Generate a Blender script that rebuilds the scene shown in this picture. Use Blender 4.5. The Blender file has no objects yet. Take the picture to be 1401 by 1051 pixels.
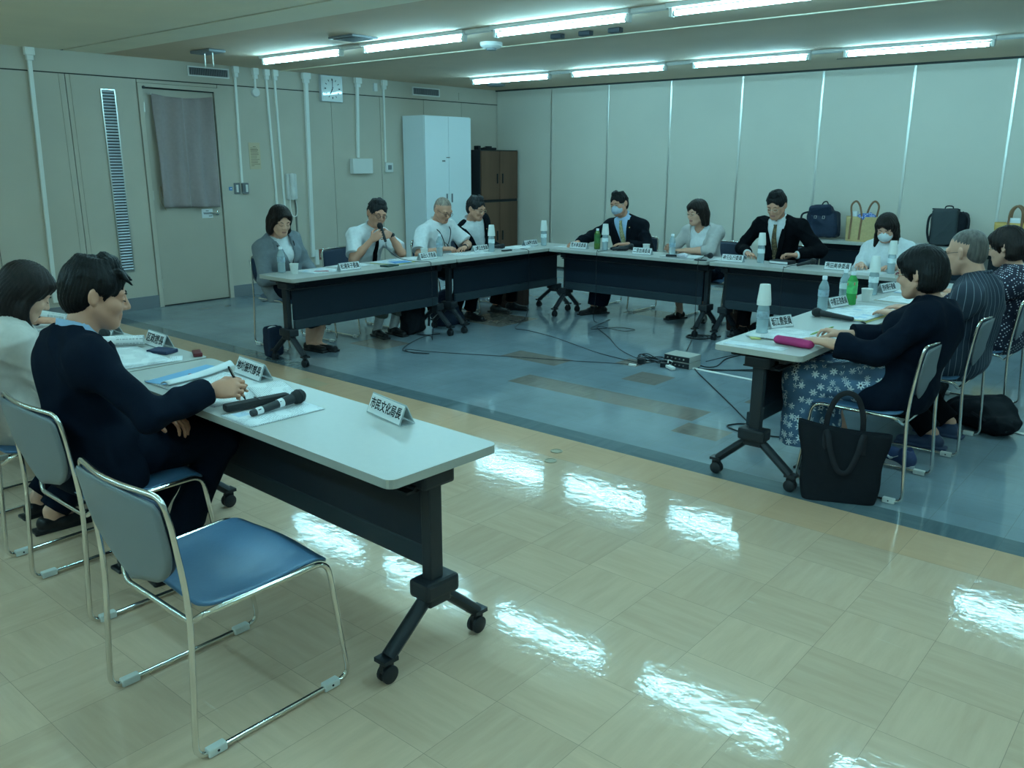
import bpy, bmesh, math, random
import numpy as np
from mathutils import Vector, Matrix, Euler
random.seed(7)
rng = np.random.RandomState(11)
scene = bpy.context.scene
COL = scene.collection
PI = math.pi
# ---------------------------------------------------------------- camera (x right along the partition, y towards it)
def cam_axes(yaw, pitch, roll):
    f = Vector((math.sin(yaw) * math.cos(pitch), math.cos(yaw) * math.cos(pitch), -math.sin(pitch)))
    r = f.cross(Vector((0, 0, 1))).normalized()
    u = r.cross(f)
    c, s = math.cos(roll), math.sin(roll)
    return f, c * r + s * u, -s * r + c * u
F, Rr, U = cam_axes(-.70384, .25905, .00225)
cam = bpy.data.cameras.new('camera')
cam.sensor_width = 36.0
cam.lens = 1158.6 / 1401 * 36
cam.clip_start = .02
cam_o = bpy.data.objects.new('camera', cam)
COL.objects.link(cam_o)
m = Matrix((Rr, U, -F)).transposed().to_4x4()
m.translation = (0, 0, 1.58)
cam_o.matrix_world = m
scene.camera = cam_o
# ---------------------------------------------------------------- world, exposure
w = bpy.data.worlds.new('world')
scene.world = w
w.use_nodes = True
w.node_tree.nodes['Background'].inputs[0].default_value = (.30, .55, .60, 1)
w.node_tree.nodes['Background'].inputs[1].default_value = .05
vs = scene.view_settings
vs.view_transform = 'Standard'
vs.look = 'None'
vs.gamma = 1
vs.use_curve_mapping = False
vs.exposure = 0.0
LIGHT_COL = (.415, .99, 1.20)
LIGHT_STR = 61.0
CEIL = 2.59
ROWS_Y = (-.75, 2.30, 5.35, 8.40)
TUBES_X = (-7.17, -5.60, -4.03, -2.46, -.89, .68)
# ---------------------------------------------------------------- materials
MATS = {}
def lin(c):
    return tuple((x / 12.92 if x <= .04045 else ((x + .055) / 1.055) ** 2.4) for x in c)
def nt(name):
    mt = bpy.data.materials.new(name)
    mt.use_nodes = True
    t = mt.node_tree
    return mt, t, t.nodes['Principled BSDF']
def setc(b, k, v):
    if k in b.inputs:
        b.inputs[k].default_value = v
def N(t, typ, **kw):
    n = t.nodes.new(typ)
    for k, v in kw.items():
        if k.startswith('i_'):
            key = k[2:]
            key = int(key) if key.isdigit() else key.replace('_', ' ')
            n.inputs[key].default_value = v
        else:
            setattr(n, k, v)
    return n
def mat(name, col, rough=.5, metal=0, noise=0, nscale=20, bump=0, bscale=80, spec=None, trans=0, ior=1.45, coat=0, emis=None, estr=0, sheen=0, stretch=(1, 1, 1), alpha=1):
    if name in MATS:
        return MATS[name]
    mt, t, b = nt(name)
    c = (*col, 1)
    b.inputs['Base Color'].default_value = c
    b.inputs['Roughness'].default_value = rough
    b.inputs['Metallic'].default_value = metal
    b.inputs['IOR'].default_value = ior
    if spec is None and max(col) < .06 and trans == 0 and metal == 0: spec = .28
    if spec is not None: setc(b, 'Specular IOR Level', spec)
    setc(b, 'Transmission Weight', trans)
    setc(b, 'Coat Weight', coat)
    setc(b, 'Sheen Weight', sheen)
    if alpha < 1: b.inputs['Alpha'].default_value = alpha
    if emis:
        b.inputs['Emission Color'].default_value = (*emis, 1)
        b.inputs['Emission Strength'].default_value = estr
    if noise or bump:
        tc = N(t, 'ShaderNodeTexCoord')
        mp = N(t, 'ShaderNodeMapping', i_Scale=stretch)
        t.links.new(tc.outputs['Object'], mp.inputs[0])
    if noise:
        n = N(t, 'ShaderNodeTexNoise', i_Scale=nscale, i_Detail=5.0)
        t.links.new(mp.outputs[0], n.inputs['Vector'])
        r = N(t, 'ShaderNodeMapRange', i_1=.25, i_2=.75, i_3=1 - noise, i_4=1 + noise)
        t.links.new(n.outputs['Fac'], r.inputs[0])
        mx = N(t, 'ShaderNodeVectorMath', operation='SCALE')
        mx.inputs[0].default_value = col
        t.links.new(r.outputs[0], mx.inputs['Scale'])
        t.links.new(mx.outputs[0], b.inputs['Base Color'])
    if bump:
        n = N(t, 'ShaderNodeTexNoise', i_Scale=bscale, i_Detail=4.0)
        t.links.new(mp.outputs[0], n.inputs['Vector'])
        bp = N(t, 'ShaderNodeBump', i_Strength=bump, i_Distance=.01)
        t.links.new(n.outputs['Fac'], bp.inputs['Height'])
        t.links.new(bp.outputs[0], b.inputs['Normal'])
    MATS[name] = mt
    return mt
def math_(t, op, a, b=None, c=None):
    n = N(t, 'ShaderNodeMath', operation=op)
    for i, v in enumerate((a, b, c)):
        if v is None: continue
        if isinstance(v, (int, float)): n.inputs[i].default_value = v
        else: t.links.new(v, n.inputs[i])
    return n.outputs[0]
def mixc(t, fac, a, b):
    n = N(t, 'ShaderNodeMix', data_type='RGBA')
    if isinstance(fac, (int, float)): n.inputs[0].default_value = fac
    else: t.links.new(fac, n.inputs[0])
    for i, v in ((6, a), (7, b)):
        if isinstance(v, tuple): n.inputs[i].default_value = (*v, 1)
        else: t.links.new(v, n.inputs[i])
    return n.outputs[2]
def box_mask(t, X, Y, x0, x1, y0, y1):
    a = math_(t, 'MULTIPLY', math_(t, 'GREATER_THAN', X, x0), math_(t, 'LESS_THAN', X, x1))
    b = math_(t, 'MULTIPLY', math_(t, 'GREATER_THAN', Y, y0), math_(t, 'LESS_THAN', Y, y1))
    return math_(t, 'MULTIPLY', a, b)

def floor_material():
    mt, t, b = nt('floor_vinyl_tiles')
    L = t.links.new
    geo = N(t, 'ShaderNodeNewGeometry')
    sp = N(t, 'ShaderNodeSeparateXYZ')
    L(geo.outputs['Position'], sp.inputs[0])
    X, Y = sp.outputs[0], sp.outputs[1]
    S = .3048
    u = math_(t, 'DIVIDE', math_(t, 'ADD', X, 1.168 + S * 60), S)
    v = math_(t, 'DIVIDE', math_(t, 'ADD', Y, -3.80 + S * 60), S)
    fu, fv = math_(t, 'FRACT', u), math_(t, 'FRACT', v)
    iu, iv = math_(t, 'FLOOR', u), math_(t, 'FLOOR', v)
    cell = N(t, 'ShaderNodeCombineXYZ')
    L(iu, cell.inputs[0]); L(iv, cell.inputs[1])
    wn = N(t, 'ShaderNodeTexWhiteNoise', noise_dimensions='2D')
    L(cell.outputs[0], wn.inputs['Vector'])
    par = math_(t, 'FLOORED_MODULO', math_(t, 'ADD', iu, iv), 2.0)
    # streaks along x or y by tile parity
    def streak(sx, sy, sc):
        c = N(t, 'ShaderNodeCombineXYZ')
        L(math_(t, 'MULTIPLY', X, sx), c.inputs[0]); L(math_(t, 'MULTIPLY', Y, sy), c.inputs[1])
        L(math_(t, 'MULTIPLY', wn.outputs['Value'], 9.0), c.inputs[2])
        n = N(t, 'ShaderNodeTexNoise', i_Scale=sc, i_Detail=6.0, i_Roughness=.6)
        L(c.outputs[0], n.inputs['Vector'])
        return n.outputs['Fac']
    st = N(t, 'ShaderNodeMix', data_type='FLOAT')
    L(par, st.inputs[0]); L(streak(1, 9, 3.2), st.inputs[2]); L(streak(9, 1, 3.2), st.inputs[3])
    stf = st.outputs[0]
    s2 = N(t, 'ShaderNodeMapRange', i_1=.3, i_2=.75); L(stf, s2.inputs[0])
    beige = mixc(t, s2.outputs[0], (.585, .40, .28), (.68, .475, .335))
    hv = N(t, 'ShaderNodeMapRange', i_1=0.0, i_2=1.0, i_3=.94, i_4=1.05)
    L(wn.outputs['Value'], hv.inputs[0])
    vm = N(t, 'ShaderNodeVectorMath', operation='SCALE')
    L(beige, vm.inputs[0]); L(hv.outputs[0], vm.inputs['Scale'])
    beige = vm.outputs[0]
    # scuffs: thin pale marks
    sc1 = N(t, 'ShaderNodeTexNoise', i_Scale=1.0, i_Detail=3.0)
    cc = N(t, 'ShaderNodeCombineXYZ'); L(math_(t, 'MULTIPLY', X, 4.0), cc.inputs[0]); L(math_(t, 'MULTIPLY', Y, 38.0), cc.inputs[1])
    L(cc.outputs[0], sc1.inputs['Vector'])
    sm = N(t, 'ShaderNodeMapRange', i_1=.70, i_2=.78); L(sc1.outputs['Fac'], sm.inputs[0])
    beige = mixc(t, math_(t, 'MULTIPLY', sm.outputs[0], .35), beige, (.78, .66, .54))
    n1 = N(t, 'ShaderNodeTexNoise', i_Scale=2.2, i_Detail=6.0); L(geo.outputs['Position'], n1.inputs['Vector'])
    r1 = N(t, 'ShaderNodeMapRange', i_1=.3, i_2=.7); L(n1.outputs['Fac'], r1.inputs[0])
    blue = mixc(t, r1.outputs[0], (.19, .25, .29), (.27, .345, .385))
    blue = mixc(t, math_(t, 'MULTIPLY', s2.outputs[0], .18), blue, (.16, .15, .15))
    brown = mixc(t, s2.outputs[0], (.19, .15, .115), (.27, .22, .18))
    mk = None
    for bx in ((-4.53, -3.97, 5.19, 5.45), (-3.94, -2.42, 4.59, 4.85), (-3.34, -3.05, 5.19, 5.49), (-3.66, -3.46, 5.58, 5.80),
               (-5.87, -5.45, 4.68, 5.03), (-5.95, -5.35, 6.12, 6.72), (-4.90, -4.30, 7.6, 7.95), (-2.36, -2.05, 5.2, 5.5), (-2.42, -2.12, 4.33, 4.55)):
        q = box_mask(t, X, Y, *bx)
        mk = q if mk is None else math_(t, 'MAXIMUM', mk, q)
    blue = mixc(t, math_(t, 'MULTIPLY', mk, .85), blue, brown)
    band = box_mask(t, X, Y, -20, 20, 3.80, 3.955)
    darkb = mixc(t, s2.outputs[0], (.095, .14, .155), (.14, .19, .21))
    blue = mixc(t, band, blue, darkb)
    cream = box_mask(t, X, Y, -5.13, -4.86, 3.545, 3.68)
    beige = mixc(t, cream, beige, (.52, .46, .33))
    strip = box_mask(t, X, Y, -20, 20, 3.495, 3.80)
    beige = mixc(t, math_(t, 'MULTIPLY', strip, .45), beige, (.66, .36, .19))
    isb = math_(t, 'GREATER_THAN', Y, 3.80)
    col = mixc(t, isb, beige, blue)
    # joints
    e = .0045
    g = math_(t, 'MAXIMUM', math_(t, 'LESS_THAN', fu, e), math_(t, 'LESS_THAN', fv, e))
    col = mixc(t, math_(t, 'MULTIPLY', g, .55), col, (.09, .08, .07))
    L(col, b.inputs['Base Color'])
    # waxed surface: fine ripple, scratches, seams
    nb = N(t, 'ShaderNodeTexNoise', i_Scale=17.0, i_Detail=3.0, i_Roughness=.55); L(geo.outputs['Position'], nb.inputs['Vector'])
    nb2 = N(t, 'ShaderNodeTexNoise', i_Scale=2.5, i_Detail=2.0); L(geo.outputs['Position'], nb2.inputs['Vector'])
    amp = N(t, 'ShaderNodeMapRange', i_1=0.0, i_2=1.0, i_3=1.0, i_4=.12); L(isb, amp.inputs[0])
    h = math_(t, 'ADD', math_(t, 'MULTIPLY', nb.outputs['Fac'], .5), math_(t, 'MULTIPLY', stf, .07))
    h = math_(t, 'MULTIPLY', h, amp.outputs[0])
    h = math_(t, 'ADD', h, math_(t, 'MULTIPLY', nb2.outputs['Fac'], .2))
    h = math_(t, 'SUBTRACT', h, math_(t, 'MULTIPLY', g, .06))
    bp = N(t, 'ShaderNodeBump', i_Strength=.50, i_Distance=.0030)
    L(h, bp.inputs['Height']); L(bp.outputs[0], b.inputs['Normal'])
    rr = N(t, 'ShaderNodeMapRange', i_1=.3, i_2=.7, i_3=.05, i_4=.10); L(n1.outputs['Fac'], rr.inputs[0])
    L(rr.outputs[0], b.inputs['Roughness'])
    b.inputs['IOR'].default_value = 1.5
    return mt
# ---------------------------------------------------------------- mesh helpers
class MB:
    def __init__(s): s.v = []; s.f = []; s.s = []
    def add(s, vs, fs, smooth=False):
        o = len(s.v); s.v += [tuple(v) for v in vs]; s.f += [tuple(i + o for i in f) for f in fs]; s.s += [smooth] * len(fs)
        return s
    def box(s, c, h, R=None, bev=0):
        cx = Vector(c); hx, hy, hz = h
        if bev:
            bm = bmesh.new(); bmesh.ops.create_cube(bm, size=1)
            for v in bm.verts: v.co = Vector((v.co.x * 2 * hx, v.co.y * 2 * hy, v.co.z * 2 * hz))
            bmesh.ops.bevel(bm, geom=list(bm.edges), offset=min(bev, .95 * min(h)), segments=2, affect='EDGES', profile=.6)
            vs = [v.co.copy() for v in bm.verts]; bm.verts.index_update(); fs = [[v.index for v in f.verts] for f in bm.faces]; bm.free()
        else:
            vs = [Vector((x, y, z)) for x in (-hx, hx) for y in (-hy, hy) for z in (-hz, hz)]
            fs = [(0, 1, 3, 2), (4, 6, 7, 5), (0, 4, 5, 1), (2, 3, 7, 6), (0, 2, 6, 4), (1, 5, 7, 3)]
        if R is not None: vs = [R @ v for v in vs]
        return s.add([v + cx for v in vs], fs, False)
    def bb(s, x0, x1, y0, y1, z0, z1, bev=0):
        return s.box(((x0 + x1) / 2, (y0 + y1) / 2, (z0 + z1) / 2), (abs(x1 - x0) / 2, abs(y1 - y0) / 2, abs(z1 - z0) / 2), None, bev)
    def tube(s, pts, r, n=8, closed=False, cap=True, sub=0, flat=None):
        P = [Vector(p) for p in pts]
        if sub: P = smooth_path(P, sub, closed)
        k = len(P); rs = r if isinstance(r, (list, tuple)) else [r] * k
        if len(rs) != k: rs = [rs[min(len(rs) - 1, int(i * len(rs) / k))] for i in range(k)]
        T = []
        for i in range(k):
            a = P[(i - 1) % k] if (closed or i > 0) else P[i]; b = P[(i + 1) % k] if (closed or i < k - 1) else P[i]
            d = (b - a); T.append(d.normalized() if d.length > 1e-9 else Vector((0, 0, 1)))
        up = Vector((0, 0, 1)) if abs(T[0].z) < .9 else Vector((1, 0, 0))
        nrm = T[0].cross(up).normalized(); vs = []; fs = []
        for i in range(k):
            if i: nrm = (nrm - T[i] * nrm.dot(T[i]))
            nrm = nrm.normalized() if nrm.length > 1e-9 else T[i].orthogonal().normalized()
            bn = T[i].cross(nrm)
            for j in range(n):
                a = 2 * PI * j / n
                q = nrm * math.cos(a) * rs[i] + bn * math.sin(a) * rs[i]
                if flat: q = q + Vector(flat[0]) * q.dot(Vector(flat[0])) * (flat[1] - 1)
                vs.append(P[i] + q)
        for i in range(k if closed else k - 1):
            for j in range(n):
                fs.append((i * n + j, i * n + (j + 1) % n, ((i + 1) % k) * n + (j + 1) % n, ((i + 1) % k) * n + j))
        if cap and not closed:
            fs.append(tuple(range(n - 1, -1, -1))); fs.append(tuple((k - 1) * n + j for j in range(n)))
        return s.add(vs, fs, True)
    def lathe(s, prof, n=20, c=(0, 0, 0), R=None):
        vs = []; fs = []
        for (r, z) in prof:
            for j in range(n):
                a = 2 * PI * j / n; vs.append(Vector((r * math.cos(a), r * math.sin(a), z)))
        for i in range(len(prof) - 1):
            for j in range(n):
                fs.append((i * n + j, i * n + (j + 1) % n, (i + 1) * n + (j + 1) % n, (i + 1) * n + j))
        if prof[0][0] > 1e-6: fs.append(tuple(range(n - 1, -1, -1)))
        if prof[-1][0] > 1e-6: fs.append(tuple((len(prof) - 1) * n + j for j in range(n)))
        if R is not None: vs = [R @ v for v in vs]
        return s.add([v + Vector(c) for v in vs], fs, True)
    def prism(s, poly, z0, z1, R=None, c=(0, 0, 0), bev=0):
        n = len(poly)
        vs = [Vector((x, y, z0)) for x, y in poly] + [Vector((x, y, z1)) for x, y in poly]
        fs = [tuple(range(n - 1, -1, -1)), tuple(range(n, 2 * n))] + [(i, (i + 1) % n, n + (i + 1) % n, n + i) for i in range(n)]
        if R is not None: vs = [R @ v for v in vs]
        return s.add([v + Vector(c) for v in vs], fs, False)
    def sph(s, c, r, n=14, m_=9, R=None):
        if not isinstance(r, (list, tuple)): r = (r, r, r)
        vs = []; fs = []
        for i in range(m_ + 1):
            ph = PI * i / m_
            for j in range(n):
                a = 2 * PI * j / n
                v = Vector((math.sin(ph) * math.cos(a) * r[0], math.sin(ph) * math.sin(a) * r[1], -math.cos(ph) * r[2]))
                vs.append((R @ v if R is not None else v) + Vector(c))
        for i in range(m_):
            for j in range(n): fs.append((i * n + j, i * n + (j + 1) % n, (i + 1) * n + (j + 1) % n, (i + 1) * n + j))
        return s.add(vs, fs, True)
    def grid(s, fn, nu, nv, smooth=True):
        vs = [fn(i / nu, j / nv) for i in range(nu + 1) for j in range(nv + 1)]
        fs = [(i * (nv + 1) + j, (i + 1) * (nv + 1) + j, (i + 1) * (nv + 1) + j + 1, i * (nv + 1) + j + 1) for i in range(nu) for j in range(nv)]
        return s.add(vs, fs, smooth)
    def build(s, name, m=None, parent=None, kind=None, label=None, solid=0):
        me = bpy.data.meshes.new(name)
        me.from_pydata([tuple(v) for v in s.v], [], s.f)
        bm = bmesh.new(); bm.from_mesh(me)
        bmesh.ops.recalc_face_normals(bm, faces=list(bm.faces))
        bm.to_mesh(me); bm.free()
        if len(me.polygons) == len(s.s): me.polygons.foreach_set('use_smooth', s.s)
        o = bpy.data.objects.new(name, me); COL.objects.link(o)
        if m: me.materials.append(m if not isinstance(m, str) else MATS[m])
        if any(s.s):
            try: me.set_sharp_from_angle(angle=math.radians(48))
            except Exception: pass
        if parent: o.parent = parent
        if kind: o['kind'] = kind
        if label: o['label'] = label
        if solid:
            md = o.modifiers.new('solid', 'SOLIDIFY'); md.thickness = solid; md.offset = 0
        return o
def smooth_path(P, sub, closed=False):
    out = []; k = len(P); rng_ = range(k if closed else k - 1)
    for i in rng_:
        p0 = P[(i - 1) % k] if (closed or i > 0) else P[i]; p1 = P[i]; p2 = P[(i + 1) % k]
        p3 = P[(i + 2) % k] if (closed or i + 2 < k) else p2
        for j in range(sub):
            t = j / sub
            out.append(.5 * ((2 * p1) + (p2 - p0) * t + (2 * p0 - 5 * p1 + 4 * p2 - p3) * t * t + (3 * p1 - p0 - 3 * p2 + p3) * t ** 3))
    if not closed: out.append(P[-1])
    return out
def fillet(pts, rad, n=5, closed=False):
    P = [Vector(p) for p in pts]; k = len(P); out = []
    for i in range(k):
        if not closed and i in (0, k - 1): out.append(P[i]); continue
        a, b, c = P[(i - 1) % k], P[i], P[(i + 1) % k]
        r = rad[i] if isinstance(rad, (list, tuple)) else rad
        d1 = (a - b); d2 = (c - b); r_ = min(r, d1.length * .48, d2.length * .48)
        q1 = b + d1.normalized() * r_; q2 = b + d2.normalized() * r_
        for j in range(n + 1):
            t = j / n; out.append((1 - t) ** 2 * q1 + 2 * t * (1 - t) * b + t * t * q2)
    return out
def thing(name, label, cat, loc=(0, 0, 0), rz=0, group=None):
    o = bpy.data.objects.new(name, None); COL.objects.link(o)
    o.empty_display_size = .1
    o.location = loc; o.rotation_euler = (0, 0, rz)
    o['label'] = label; o['category'] = cat
    if group: o['group'] = group
    return o
def tag(o, label, cat, group=None, kind=None):
    o['label'] = label; o['category'] = cat
    if group: o['group'] = group
    if kind: o['kind'] = kind
    return o
def dup(root, loc=None, rz=None, label=None, group=None):
    r = root.copy(); COL.objects.link(r)
    if loc is not None: r.location = loc
    if rz is not None: r.rotation_euler = (0, 0, rz)
    if label: r['label'] = label
    if group: r['group'] = group
    def rec(src, dst):
        for ch in list(src.children):
            c = ch.copy(); COL.objects.link(c); c.parent = dst; rec(ch, c)
    rec(root, r)
    return r
def rotz(a): return Matrix.Rotation(a, 3, 'Z')
def text_mesh(txt, size, m, parent, M, depth=.0006, name='lettering', sx=1.0, bold=.0):
    cu = bpy.data.curves.new('t', 'FONT'); cu.body = txt; cu.size = size; cu.align_x = 'CENTER'; cu.align_y = 'CENTER'
    cu.extrude = depth / 2; cu.offset = bold; cu.resolution_u = 2
    o = bpy.data.objects.new('t', cu); COL.objects.link(o)
    dg = bpy.context.evaluated_depsgraph_get(); dg.update()
    me = bpy.data.meshes.new_from_object(o.evaluated_get(dg))
    bpy.data.objects.remove(o)
    me.transform(M @ Matrix.Diagonal((sx, 1, 1, 1)))
    me.materials.clear(); me.materials.append(m)
    o = bpy.data.objects.new(name, me); COL.objects.link(o)
    if parent: o.parent = parent
    return o
# ================================================================ the room
WX, BY, RX, NY = -8.94, 10.18, 2.6, -2.6
m_wall = mat('wall_laminate', (.575, .51, .42), .62, noise=.05, nscale=1.6)
m_wallB = mat('partition_vinyl', (.55, .50, .42), .68, noise=.04, nscale=1.2, bump=.08, bscale=160)
m_dark = mat('dark_gap', (.05, .05, .045), .8)
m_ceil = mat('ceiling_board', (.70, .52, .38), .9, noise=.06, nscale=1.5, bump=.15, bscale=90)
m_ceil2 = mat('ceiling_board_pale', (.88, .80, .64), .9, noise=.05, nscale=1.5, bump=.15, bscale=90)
m_base = mat('baseboard_vinyl', (.20, .215, .235), .5)
m_alu = mat('aluminium', (.62, .60, .55), .32, 1)
m_white = mat('white_enamel', (.80, .78, .74), .4)
m_pipe = mat('conduit_white', (.88, .86, .80), .35)
m_steel = mat('chrome', (.78, .76, .72), .14, 1)
m_black = mat('black_plastic', (.018, .02, .024), .42)
m_gray = mat('gray_plastic', (.22, .23, .24), .5)
def st(mb, name, m): return mb.build(name, m, kind='structure')
b = MB(); b.bb(WX, RX, NY, BY, -.1, 0); st(b, 'floor', floor_material())
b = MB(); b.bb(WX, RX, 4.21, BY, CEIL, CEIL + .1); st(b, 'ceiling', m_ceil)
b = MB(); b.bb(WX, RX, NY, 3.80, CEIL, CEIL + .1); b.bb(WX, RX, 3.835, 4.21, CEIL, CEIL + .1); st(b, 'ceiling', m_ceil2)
b = MB(); b.bb(WX, RX, 3.80, 3.835, CEIL + .012, CEIL + .1); st(b, 'trim_1', m_dark)
# wall with the door: backing plus panels parted by thin joints
b = MB(); b.bb(WX - .1, WX - .012, NY, BY, 0, CEIL); st(b, 'wall_left', m_dark)
seams = [NY, -1.0, -.2, .6, 1.4, 2.2, 3.02, 3.82, 4.53, 5.45, 6.23, 7.02, 7.82, 8.62, 9.38, BY]
b = MB(); g = .004
for i in range(len(seams) - 1):
    y0, y1 = seams[i] + g, seams[i + 1] - g
    if abs(seams[i] - 4.53) < .01: continue
    b.bb(WX - .014, WX, y0, y1, 0, 2.375)
b.bb(WX - .014, WX, NY, BY, 2.387, CEIL)
b.bb(WX - .014, WX, 4.534, 5.446, 2.345, 2.375)
st(b, 'wall_left', m_wall)
b = MB(); b.bb(WX - .008, WX + .005, 3.76, 3.775, 0, 2.375); b.bb(WX - .008, WX + .005, 3.865, 3.88, 0, 2.375); st(b, 'trim_2', m_wall)
b = MB(); b.bb(WX, RX, BY, BY + .1, 0, CEIL); st(b, 'wall_back', m_dark)
px = [WX, -7.88, -6.90, -5.92, -4.93, -3.94, -2.95, -1.97, -.98, .01, 1.0, 2.0, RX]
b = MB()
for i in range(len(px) - 1): b.bb(px[i] + .012, px[i + 1] - .012, BY - .025, BY, .03, CEIL - .02, .003)
st(b, 'wall_back', m_wallB)
for i, x in enumerate(px[1:-1]):
    b = MB(); b.bb(x - .013, x + .013, BY - .031, BY - .005, .02, CEIL - .02, .003); st(b, 'trim_%d' % (i + 3), m_alu)
b = MB(); b.bb(WX, RX, BY - .05, BY, CEIL - .02, CEIL); b.bb(WX, RX, BY - .02, BY, 0, .035); st(b, 'trim_15', m_dark)
b = MB(); b.bb(RX, RX + .1, NY, BY, 0, CEIL); st(b, 'wall_right', m_wall)
b = MB(); b.bb(WX, RX, NY - .1, NY, 0, CEIL); st(b, 'wall_front', m_wall)
b = MB(); b.bb(WX, WX + .012, NY, 4.53, 0, .135); b.bb(WX, WX + .012, 5.45, BY, 0, .135); st(b, 'baseboard_left', m_base)
# ceiling access panel joints and a curtain rail line
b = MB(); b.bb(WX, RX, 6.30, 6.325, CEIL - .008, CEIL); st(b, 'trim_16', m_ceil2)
# door
m_door = mat('door_paint', (.50, .44, .36), .5, noise=.04, nscale=2)
d = thing('door_1', 'beige door with a grey curtain over its window', 'door', (WX, 4.99, 0)); del d['category']; d['kind'] = 'structure'
b = MB(); b.bb(-.035, .016, -.458, -.41, 0, 2.34); b.bb(-.035, .016, .41, .458, 0, 2.34); b.bb(-.035, .016, -.41, .41, 2.295, 2.34); b.build('door_frame', m_wall, d)
b = MB(); b.bb(-.03, -.002, -.402, .402, .012, 2.287, .003); b.build('door_leaf', m_door, d)
b = MB(); b.bb(-.034, -.031, -.41, .41, 0, 2.295); b.build('door_recess', m_dark, d)
b = MB()
b.tube([(-.002, .335, .985), (.03, .335, .985)], .012, 10); b.tube([(.03, .335, .985), (.034, .30, .985), (.03, .24, .99)], .009, 8)
b.lathe([(.026, 0), (.026, .006), (.02, .008)], 16, (-.002, .335, .985), Matrix.Rotation(PI / 2, 3, 'Y')); b.build('door_handle', m_steel, d)
b = MB(); b.tube([(.018, -.40, 2.30), (.022, .40, 2.29)], .006, 6); b.tube([(.005, -.4, 2.30), (.03, -.4, 2.30)], .014, 8); b.build('curtain_rail', m_black, d)
for zz in (.25, 1.2, 2.1):
    b = MB(); b.bb(-.004, .012, -.418, -.400, zz - .05, zz + .05, .003); b.build('door_hinge', m_alu, d)
# curtain
def cur(u, v):
    y = -.335 + u * .69 + .02 * math.sin(v * 3) * (1 - v)
    fold = .022 * math.sin(u * 21 + .8 * math.sin(v * 4)) * (.35 + .65 * (1 - v * .5)) + .012 * math.sin(u * 9 + 2 + v * 2)
    top = v > .9
    z = 1.075 + v * 1.165 - .03 * math.sin(u * PI) * (v > .5) * (v - .5) * 2 - .02 * (1 - v) * u
    if u < .1: y += (.1 - u) * .5 * max(0, .25 - v)
    if u > .42 and u < .50: fold += .028 * max(0, 1 - abs(u - .46) / .04) * (1 - v * .6)
    return Vector((.045 + fold, y, z))
b = MB(); b.grid(cur, 70, 34)
t = thing('door_curtain', 'mauve grey curtain hanging over the upper half of the door', 'curtain', (WX, 4.99, 0))
b.build('curtain_cloth', mat('mauve_cloth', (.34, .27, .265), .85, noise=.06, nscale=30, sheen=.3), t, solid=.003)
b = MB(); b.tube([(.02, -.36, 2.235), (.05, -.34, 2.235)], .009, 6); b.tube([(.02, .345, 2.21), (.05, .335, 2.21)], .009, 6); b.build('pin', m_white, t)
b = MB(); b.tube([(.03, -.30, 1.10), (.04, -.33, 1.3), (.03, -.345, 1.17), (.035, -.29, 1.04)], .004, 5, sub=4); b.build('tie_cord', mat('cord_beige', (.35, .25, .16), .8), t)
t = thing('door_notice', 'small white notice taped to the door below the curtain', 'notice', (WX, 5.20, .985))
b = MB(); b.box((.002, 0, 0), (.0012, .068, .05)); b.build('paper', mat('paper_white', (.80, .80, .80), .6), t)
m_ink = mat('ink_gray', (.08, .08, .09), .7)
b = MB()
for k, (wd, zz) in enumerate(((.018, .028), (.05, .008), (.045, -.004), (.02, -.03))): b.box((.004, .0 if k < 3 else .035, zz), (.0003, wd, .0035))
b.build('printing', m_ink, t)
# tall louvred vent
t = thing('tall_louvre_vent', 'tall narrow louvred vent set in the wall left of the door', 'vent', (WX, 4.22, 1.34))
b = MB(); b.bb(.0, .012, -.075, -.062, -.92, .92); b.bb(.0, .012, .062, .075, -.92, .92); b.bb(0, .012, -.062, .062, .907, .92); b.bb(0, .012, -.062, .062, -.92, -.907); b.build('frame', m_alu, t)
b = MB(); b.bb(.0005, .002, -.062, .062, -.907, .907); b.build('backing', m_dark, t)
b = MB()
for k in range(62):
    z = -.893 + k * .0293; b.box((.007, 0, z), (.0055, .062, .0075), Matrix.Rotation(-.6, 3, 'Y'))
o = b.build('louvre_blades', mat('blade_alu', (.70, .74, .80), .45, .2), t)
# wall grilles
def grille(y, z, wd, hh, lab, n):
    t = thing('wall_grille', lab, 'vent', (WX, y, z))
    b = MB(); f = .014
    b.bb(0, .014, -wd, -wd + f, -hh, hh); b.bb(0, .014, wd - f, wd, -hh, hh); b.bb(0, .014, -wd + f, wd - f, hh - f, hh); b.bb(0, .014, -wd + f, wd - f, -hh, -hh + f)
    b.build('frame', m_white, t)
    b = MB(); b.bb(.0005, .002, -wd + f, wd - f, -hh + f, hh - f); b.build('backing', m_dark, t)
    b = MB()
    for k in range(n):
        yy = -wd + f + (k + .5) * (2 * wd - 2 * f) / n; b.bb(.002, .011, yy - .0045, yy + .0045, -hh + f, hh - f)
    b.build('grille_bars', m_gray, t)
grille(5.36, 2.50, .25, .052, 'white framed air grille above the right side of the door', 22)
grille(8.67, 2.485, .26, .055, 'white framed air grille high on the wall above the white locker', 22)
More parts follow.
